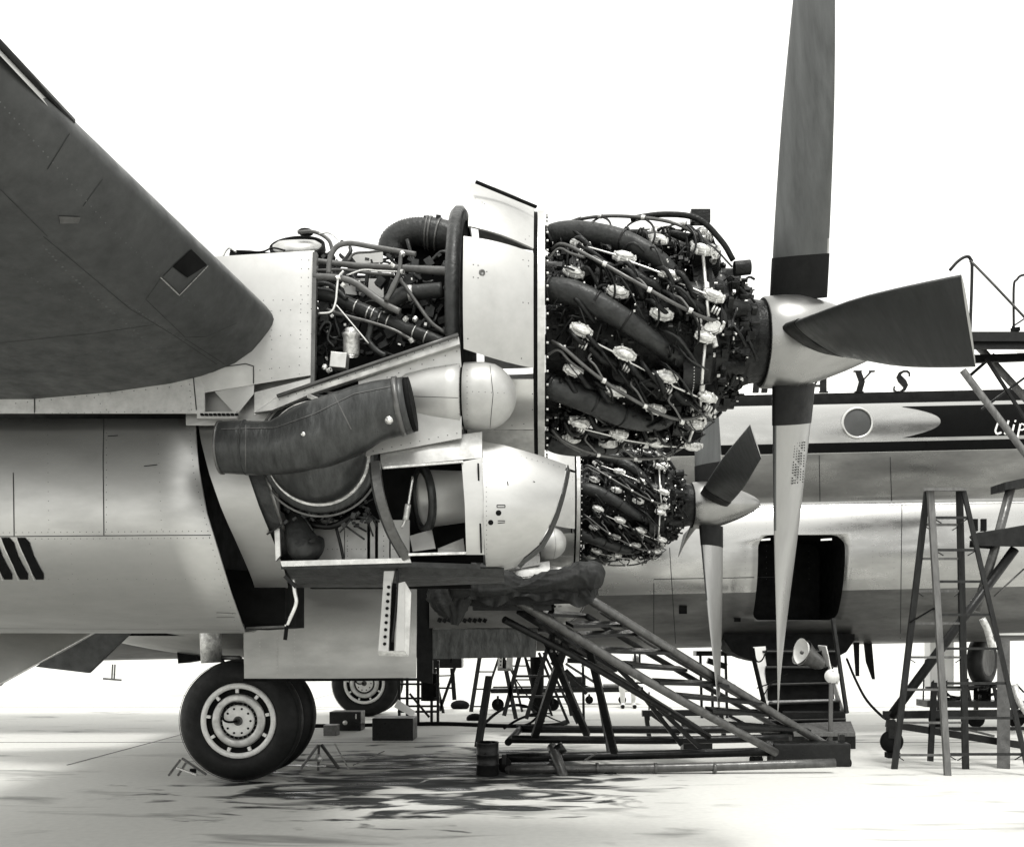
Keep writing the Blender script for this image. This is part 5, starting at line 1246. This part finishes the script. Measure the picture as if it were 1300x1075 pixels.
bar(B, 'side_rail', 'black', (953, 820, 14.6), (972, 900, 14.4), .05); 
tp(B, 'lashing', 'black', [(957, 822, 14.55), (960, 838, 14.55), (967, 838, 14.6), (973, 826, 14.7)], .012, 6); tp(B, 'lashing', 'black', [(965, 890, 14.4), (972, 878, 14.5), (980, 866, 14.6)], .010, 6); tp(B, 'lashing', 'black', [(961, 873, 14.45), (980, 866, 14.6), (1000, 855, 14.6)], .010, 6)
build(MB().plate([P(1005, 918, 14.1), P(1080, 915, 14.1), P(1086, 930, 13.5), P(1008, 930, 13.5)], .05, (0, 0, -1)), 'foot_plate', M['woodl'], B)
build(MB().box(gp(1042, 13.9)+Vector((0, .2, .10)), (.95, .7, .20)), 'plinth', M['steel'], B)
build(MB().box(gp(1030, 14.6)+Vector((0, 0, .26)), (1.0, .3, .50)), 'bottom_step', M['steel'], B, bevel=.02)
# ---------------- flood lamp on its post
F_ = empty('flood_lamp', gp(1053, 13.6), 'white-faced flood lamp on a slim pale post beside the boarding steps', 'lamp')
rv_ = P(1017, 827, 13.6); ax = Vector((-1, -.30, .12)).normalized()
build(MB().lathe([(.0, .19), (.01, .20), (0, .188), (-.05, .16), (-.09, .08), (-.10, 0)], rv_, ax, 32), 'reflector', M['white'], F_)
build(MB().lathe([(-.01, .202), (-.06, .18), (-.14, .15), (-.24, .12), (-.34, .11), (-.42, .06), (-.43, 0)], rv_, (ax*1.0+Vector((0, 0, .45))).normalized(), 32), 'lamp_housing', M['steell'], F_)
build(MB().ball(P(1018, 828, 13.5), .03, 10, 8), 'bulb', M['steell'], F_)
build(MB().lathe([(-.015, 0), (-.015, .105), (.015, .105), (.015, 0)], P(1056, 858, 13.6), (-.3, -1, .1), 28), 'pivot_plate', M['white'], F_)
bar(F_, 'post', 'woodl', (1055, 866, 13.6), (1054, 947, 13.6), .055, .04)
bar(F_, 'post_stay', 'steell', (1054, 932, 13.6), (1046, 943, 13.4), .012)
tp(F_, 'lamp_bracket', 'tube', [(1057, 850, 13.6), (1064, 859, 13.6), (1062, 868, 13.6)], .02, 8)

# ---------------- cables
def cable(name, pts, r, label, m='black'):
    o = build(pipe(pts, r, 6, 8), name, M[m]); tag(o, label, 'cable'); return o
cable('power_cable', [(1075, 836, 15.8), (1086, 862, 15), (1100, 888, 14), (1120, 909, 13.2), (1128, 913, 12.6)], .02, 'black cable looping down from the belly hatch to the caster')
cable('ground_hose', [(400, 922, 17), (470, 921, 17.2), (560, 919, 17.4), (640, 922, 17), (700, 921, 17), (720, 916, 17.6)], .05, 'long dark hose lying straight across the apron behind the tripod')
cable('air_hose', [(612, 921, 17), (630, 905, 17.5), (650, 895, 17.8), (672, 898, 17.8), (690, 915, 17.2)], .03, 'thin looping hose tangled at the left end of the stand base')
cable('air_hose', [(640, 924, 16.4), (660, 912, 16.8), (685, 905, 17), (672, 918, 16.8), (655, 922, 16.4)], .025, 'small coil of hose by the left end of the stand base')
cable('power_cable', [(640, 835, 17), (660, 870, 18), (690, 905, 18.5), (722, 920, 18)], .014, 'thin wire hanging from the fuselage belly past the long ladders')
cable('ground_wire', [(800, 866, 20), (840, 868, 20), (880, 869, 20), (930, 868, 20)], .018, 'straight wire stretched low behind the stand stair')

# ---------------- trestles, ladders and dollies under the far side
def simple_ladder(x0a, x0b, x1a, x1b, y0, y1, d, n, label, m='wood', yr=None):
    t = empty('ladder', gp((x1a+x1b)/2, d), label, 'ladder', 'ladders beyond the fuselage')
    bar(t, 'rail', m, (x0a, y0, d), (x1a, y1, d), .09, .05); bar(t, 'rail', m, (x0b, y0, d), (x1b, y1, d), .09, .05)
    for k in range(n):
        u = (k+.7)/n; y = y0+(y1-y0)*u; bar(t, 'rung', m, (x0a+(x1a-x0a)*u, y, d), (x0b+(x1b-x0b)*u, y, d), .045, .03)
    return t
simple_ladder(612, 640, 598, 610, 815, 903, 20.6, 4, 'slim ladder leaning left just beside the hanging cooler flap')
simple_ladder(642, 662, 663, 683, 815, 903, 20.6, 5, 'wide dark ladder standing right of the hanging cooler flap')
simple_ladder(655, 664, 694, 702, 800, 912, 19.6, 5, 'thin dark ladder crossing behind the leftmost stand leg', 'steel')
t = empty('trestle', gp(568, 20.5), 'dark box trestle on splayed crossed legs under the fuselage', 'trestle')
build(MB().box(P(566, 841, 20.5), (.75, .5, .22)), 'top_box', M['steel'], t, bevel=.02)
for a, b in (((550, 846), (563, 905)), ((578, 846), (558, 902)), ((552, 848), (547, 886)), ((574, 848), (577, 888))): bar(t, 'leg', 'steel', (*a, 20.3), (*b, 20.3), .09, .06)
bar(t, 'cross_bar', 'steel', (548, 858, 20.5), (576, 857, 20.5), .03); bar(t, 'cross_bar', 'steel', (548, 873, 20.5), (576, 873, 20.5), .04)
t = empty('jack_post', gp(682, 19.5), 'stout dark tapering post standing under the belly between ladders', 'post')
build(MB().lathe([(0, .10), (.65, .14), (1.25, .15)], Vector((gp(682, 19.5).x, 19.5, .0)), (0, 0, 1), 16), 'column', M['black'], t)
build(MB().box(Vector((gp(682, 19.5).x, 19.5, .03)), (.4, .4, .06)), 'base_plate', M['steel'], t)
t = empty('floor_dolly', gp(665, 21), 'long low flat dolly on dark caster wheels beyond the ladders', 'cart')
bar(t, 'bed', 'steel', (624, 876, 21), (722, 875, 21), .6, .10); bar(t, 'bed_rail', 'woodl', (626, 872, 20.8), (720, 871, 20.8), .05, .04)
for x in (632, 702): 
    caster(t, x, 894, 20.9, .14)
t = empty('floor_dolly', gp(760, 23), 'far low dolly with a boxed load seen through the stand legs', 'cart')
bar(t, 'bed', 'steel', (712, 875, 23), (815, 874, 23), .6, .12); build(MB().box(P(785, 873, 23), (.75, .4, .18)), 'load_box', M['woodl'], t, bevel=.02)
build(MB().box(P(733, 866, 23), (.4, .4, .3)), 'load_box', M['steel'], t, bevel=.02)
bar(t, 'tow_bar', 'steel', (718, 862, 23), (752, 874, 23), .06)
for x in (748, 790): caster(t, x, 888, 22.9, .10)
t = empty('tow_frame', gp(790, 18.5), 'dark cross frame with arms behind the stand stair', 'frame')
bar(t, 'cross_arm', 'steel', (720, 838, 18.5), (808, 842, 18.5), .10); bar(t, 'cross_arm', 'steel', (835, 866, 18.5), (925, 868, 18.5), .12, .1)
bar(t, 'tube', 'steell', (718, 842, 18.5), (755, 866, 18.5), .05); bar(t, 'tube', 'steel', (718, 850, 18.5), (742, 873, 18.5), .08)
for x in (806, 812): bar(t, 'upright', 'steel', (x, 829, 18.5), (x, 846, 18.5), .04)
bar(t, 'upright', 'steel', (824, 878, 18.5), (824, 914, 18.5), .03); bar(t, 'upright', 'steel', (740, 838, 18.5), (741, 914, 18.5), .05); bar(t, 'upright', 'steel', (904, 868, 18.5), (905, 914, 18.5), .05)
t = empty('work_table', gp(905, 19), 'small dark work table with a fitting on it behind the far propeller tip', 'table')
build(MB().box(P(905, 829, 19), (.75, .4, .10)), 'table_top', M['steel'], t); 
for x in (889, 921): bar(t, 'leg', 'steel', (x, 831, 19), (x+2, 911, 19), .05)
bar(t, 'fitting', 'steel', (898, 838, 18.9), (922, 846, 18.9), .12)
# frames and boxes behind the main wheels
t = empty('scaffold_frame', gp(535, 17.5), 'thin dark scaffold frame beyond the gear door', 'scaffold')
for x in (507, 517, 531, 548, 556): bar(t, 'upright', 'steel', (x, 838, 17.5), (x, 918, 17.5), .05)
for y in (868, 896, 903, 886): bar(t, 'cross_bar', 'steel', (505, y, 17.5), (558, y, 17.5), .04)
bar(t, 'diagonal', 'steel', (520, 880, 17.4), (545, 910, 17.4), .04)
build(MB().lathe([(0, .16), (.5, .16), (.52, .14), (.52, 0)], P(545, 889, 17.6), (0, 0, 1), 20), 'drum', M['black'], t)
t = empty('pale_ramp', gp(510, 15.5), 'pale slanted board propped behind the dark crate', 'board')
build(MB().plate([P(505, 888, 15.5), P(527, 903, 15.5), P(524, 910, 15.3), P(500, 897, 15.3)], .06), 'board', M['white'], t)
o = build(MB().box(gp(499, 14.9)+Vector((0, .2, .18)), (.66, .5, .36)), 'dark_crate', M['steel'], bevel=.01); tag(o, 'dark low crate lying right of the far main wheel', 'crate')
t = empty('tool_chest', gp(440, 16.4), 'dark tool chest with a small pale round tag behind the near tyre', 'toolbox')
build(MB().box(gp(438, 16.4)+Vector((0, .2, .17)), (.56, .4, .34)), 'chest', M['steel'], t, bevel=.01); build(MB().box(gp(421, 15.7)+Vector((0, 0, .09)), (.22, .25, .18)), 'side_tray', M['hose'], t); build(MB().lathe([(0, 0), (0, .04), (.02, .04), (.02, 0)], gp(435, 15.95)+Vector((0, .2, .17)), (0, -1, 0), 14), 'round_tag', M['cast'], t)
bar(t, 'latch', 'tube', (452, 906, 16.35), (452, 912, 16.35), .02)
# tripod jack behind the near tyre
t = empty('tripod_jack', gp(405, 11.7), 'small tripod jack beside the near main wheels', 'jack')
for a, b in (((404, 945), (382, 975)), ((408, 945), (430, 975)), ((405, 945), (404, 978))): bar(t, 'leg', 'steell', (*a, 11.6), (*b, 11.5), .03)
bar(t, 'foot_bar', 'tube', (390, 972, 11.5), (414, 972, 11.5), .012); bar(t, 'lever', 'tube', (425, 944, 11.4), (443, 976, 11.1), .014)
build(MB().ball(P(405, 962, 11.5), .05, 12, 8), 'jack_head', M['cast'], t); bar(t, 'chain', 'steell', (448, 971, 11.2), (488, 953, 11.4), .012)
# drum in front of the flap and its prop
t = empty('waste_drum', gp(619, 11.3), 'short dark ribbed drum standing at the left end of the stand', 'drum')
mb = MB().lathe([(0, .135), (.02, .14), (.12, .135), (.13, .142), (.14, .135), (.24, .135), (.25, .142), (.26, .135), (.38, .135), (.395, .14), (.40, .13), (.36, .12), (.36, 0)], Vector((gp(619, 11.15).x, 11.15, 0)), (0, 0, 1), 32)
build(mb, 'shell', M['steel'], t); build(MB().lathe([(.372, .0), (.372, .12)], Vector((gp(619, 11.15).x, 11.15, 0)), (0, 0, 1), 24), 'lid', M['black'], t)
o = build(MB().beam(P(621, 858, 11.6), P(607, 948, 11.4), .085, .05), 'prop_plank', M['wood']); tag(o, 'dark plank leaning from the inner cooler flap down to the drum', 'plank')
# wheel chock frame
t = empty('wheel_chock', gp(232, 10.7), 'light metal ladder-like chock frame against the near tyre', 'chock')
for a, b in (((231, 962), (262, 983)), ((229, 964), (214, 984)), ((236, 968), (226, 984))): bar(t, 'bar', 'steell', (*a, 10.6), (*b, 10.6), .022)
bar(t, 'bar', 'tube', (224, 974, 10.6), (250, 983, 10.5), .018); bar(t, 'bar', 'steel', (231, 962, 10.9), (262, 983, 10.9), .022)
build(MB().box(P(245, 978, 10.6), (.06, .05, .05)), 'clamp', M['black'], t)
# small dark lumps and plates on the apron
def lump(name, px, py, d, sz, label, cat, m='black'):
    o = build(MB().ball(P(px, py, d), .5, 12, 8, sz), name, M[m]); tag(o, label, cat); return o
lump('rag_heap', 584, 895, 21.5, (.45, .3, .25), 'small dark heap of rags lying right of the trestle', 'rags')
lump('rag_heap', 603, 912, 18.5, (.35, .25, .22), 'small dark rag heap left of the prop plank', 'rags')
# extra frames standing in the dark tangle beyond the stand
t = empty('scaffold_frame', gp(655, 15.5), 'dark splayed tube frame standing just behind the stand legs', 'scaffold')
for a, b in (((668, 800), (640, 908)), ((700, 806), (668, 912)), ((706, 812), (726, 908)), ((640, 838), (655, 912))): bar(t, 'tube', 'steel', (*a, 15.4), (*b, 15.4), .07)
for a, b in (((655, 858), (716, 858)), ((646, 884), (722, 884))): bar(t, 'cross_bar', 'steel', (*a, 15.4), (*b, 15.4), .04)
t = empty('low_trestle', gp(880, 15.5), 'low dark trestle under the lower half of the stand stair', 'trestle')
bar(t, 'top_rail', 'steel', (815, 905, 15.2), (985, 903, 15.2), .12, .10)
for x in (820, 866, 915, 980): bar(t, 'leg', 'steel', (x, 905, 15.2), (x+4, 935, 15.2), .07)
bar(t, 'brace', 'steel', (826, 906, 15.2), (862, 932, 15.2), .05); bar(t, 'brace', 'steel', (925, 908, 15.2), (972, 932, 15.2), .05)
t = empty('parts_bin', gp(905, 13.6), 'small grey box under the stand stair', 'box')
build(MB().box(P(884, 947, 13.4), (.42, .3, .20)), 'box_body', M['steel'], t, bevel=.01)
build(MB().box(P(884, 938, 13.4), (.44, .32, .02)), 'box_lid', M['steell'], t)
# crouching mechanic, mostly hidden
def person():
    t = empty('person', gp(797, 21.8), 'crouching person in white overalls seen through the stand legs', 'person')
    b = gp(797, 21.8)
    def W_(x, y, z): return b+Vector((x, y, z))
    V = [W_(0, 0, .50), W_(.02, 0, .68), W_(.10, -.02, .86), W_(.16, -.02, .98), W_(.19, -.02, 1.08),
         W_(-.08, 0, .48), W_(-.16, -.22, .52), W_(-.12, -.10, .10), W_(-.14, -.24, .05),
         W_(.10, 0, .48), W_(.12, -.24, .52), W_(.12, -.10, .10), W_(.14, -.24, .05),
         W_(-.06, -.02, .90), W_(-.10, -.16, .70), W_(.02, -.34, .64), W_(.26, -.02, .90), W_(.30, -.16, .68), W_(.18, -.34, .64)]
    E = [(0, 1), (1, 2), (2, 3), (3, 4), (0, 5), (5, 6), (6, 7), (7, 8), (0, 9), (9, 10), (10, 11), (11, 12), (2, 13), (13, 14), (14, 15), (2, 16), (16, 17), (17, 18)]
    rad = [.15, .15, .15, .055, .06, .10, .085, .05, .045, .10, .085, .05, .045, .07, .05, .035, .07, .05, .035]
    me = bpy.data.meshes.new('overalls'); me.from_pydata([tuple(v-b) for v in V], E, []); o = bpy.data.objects.new('overalls', me); place(o, b, t)
    sk = o.modifiers.new('skin', 'SKIN'); o.modifiers.new('sub', 'SUBSURF').render_levels = 2
    for v, r in zip(me.skin_vertices[0].data, rad): v.radius = (r, r)
    me.skin_vertices[0].data[0].use_root = True; me.materials.append(M['cloth'])
    build(MB().ball(W_(.20, -.04, 1.14), .11, 16, 12, (.85, 1, 1.15)), 'head', M['hose'], t)
    build(MB().ball(W_(.20, -.02, 1.18), .115, 16, 12, (.9, 1, .8)), 'cap', M['cloth'], t)
    for x in (-.14, .14): build(MB().ball(W_(x, -.22, .045), .1, 12, 8, (.5, 1.4, .45)), 'boot', M['black'], t)
person()
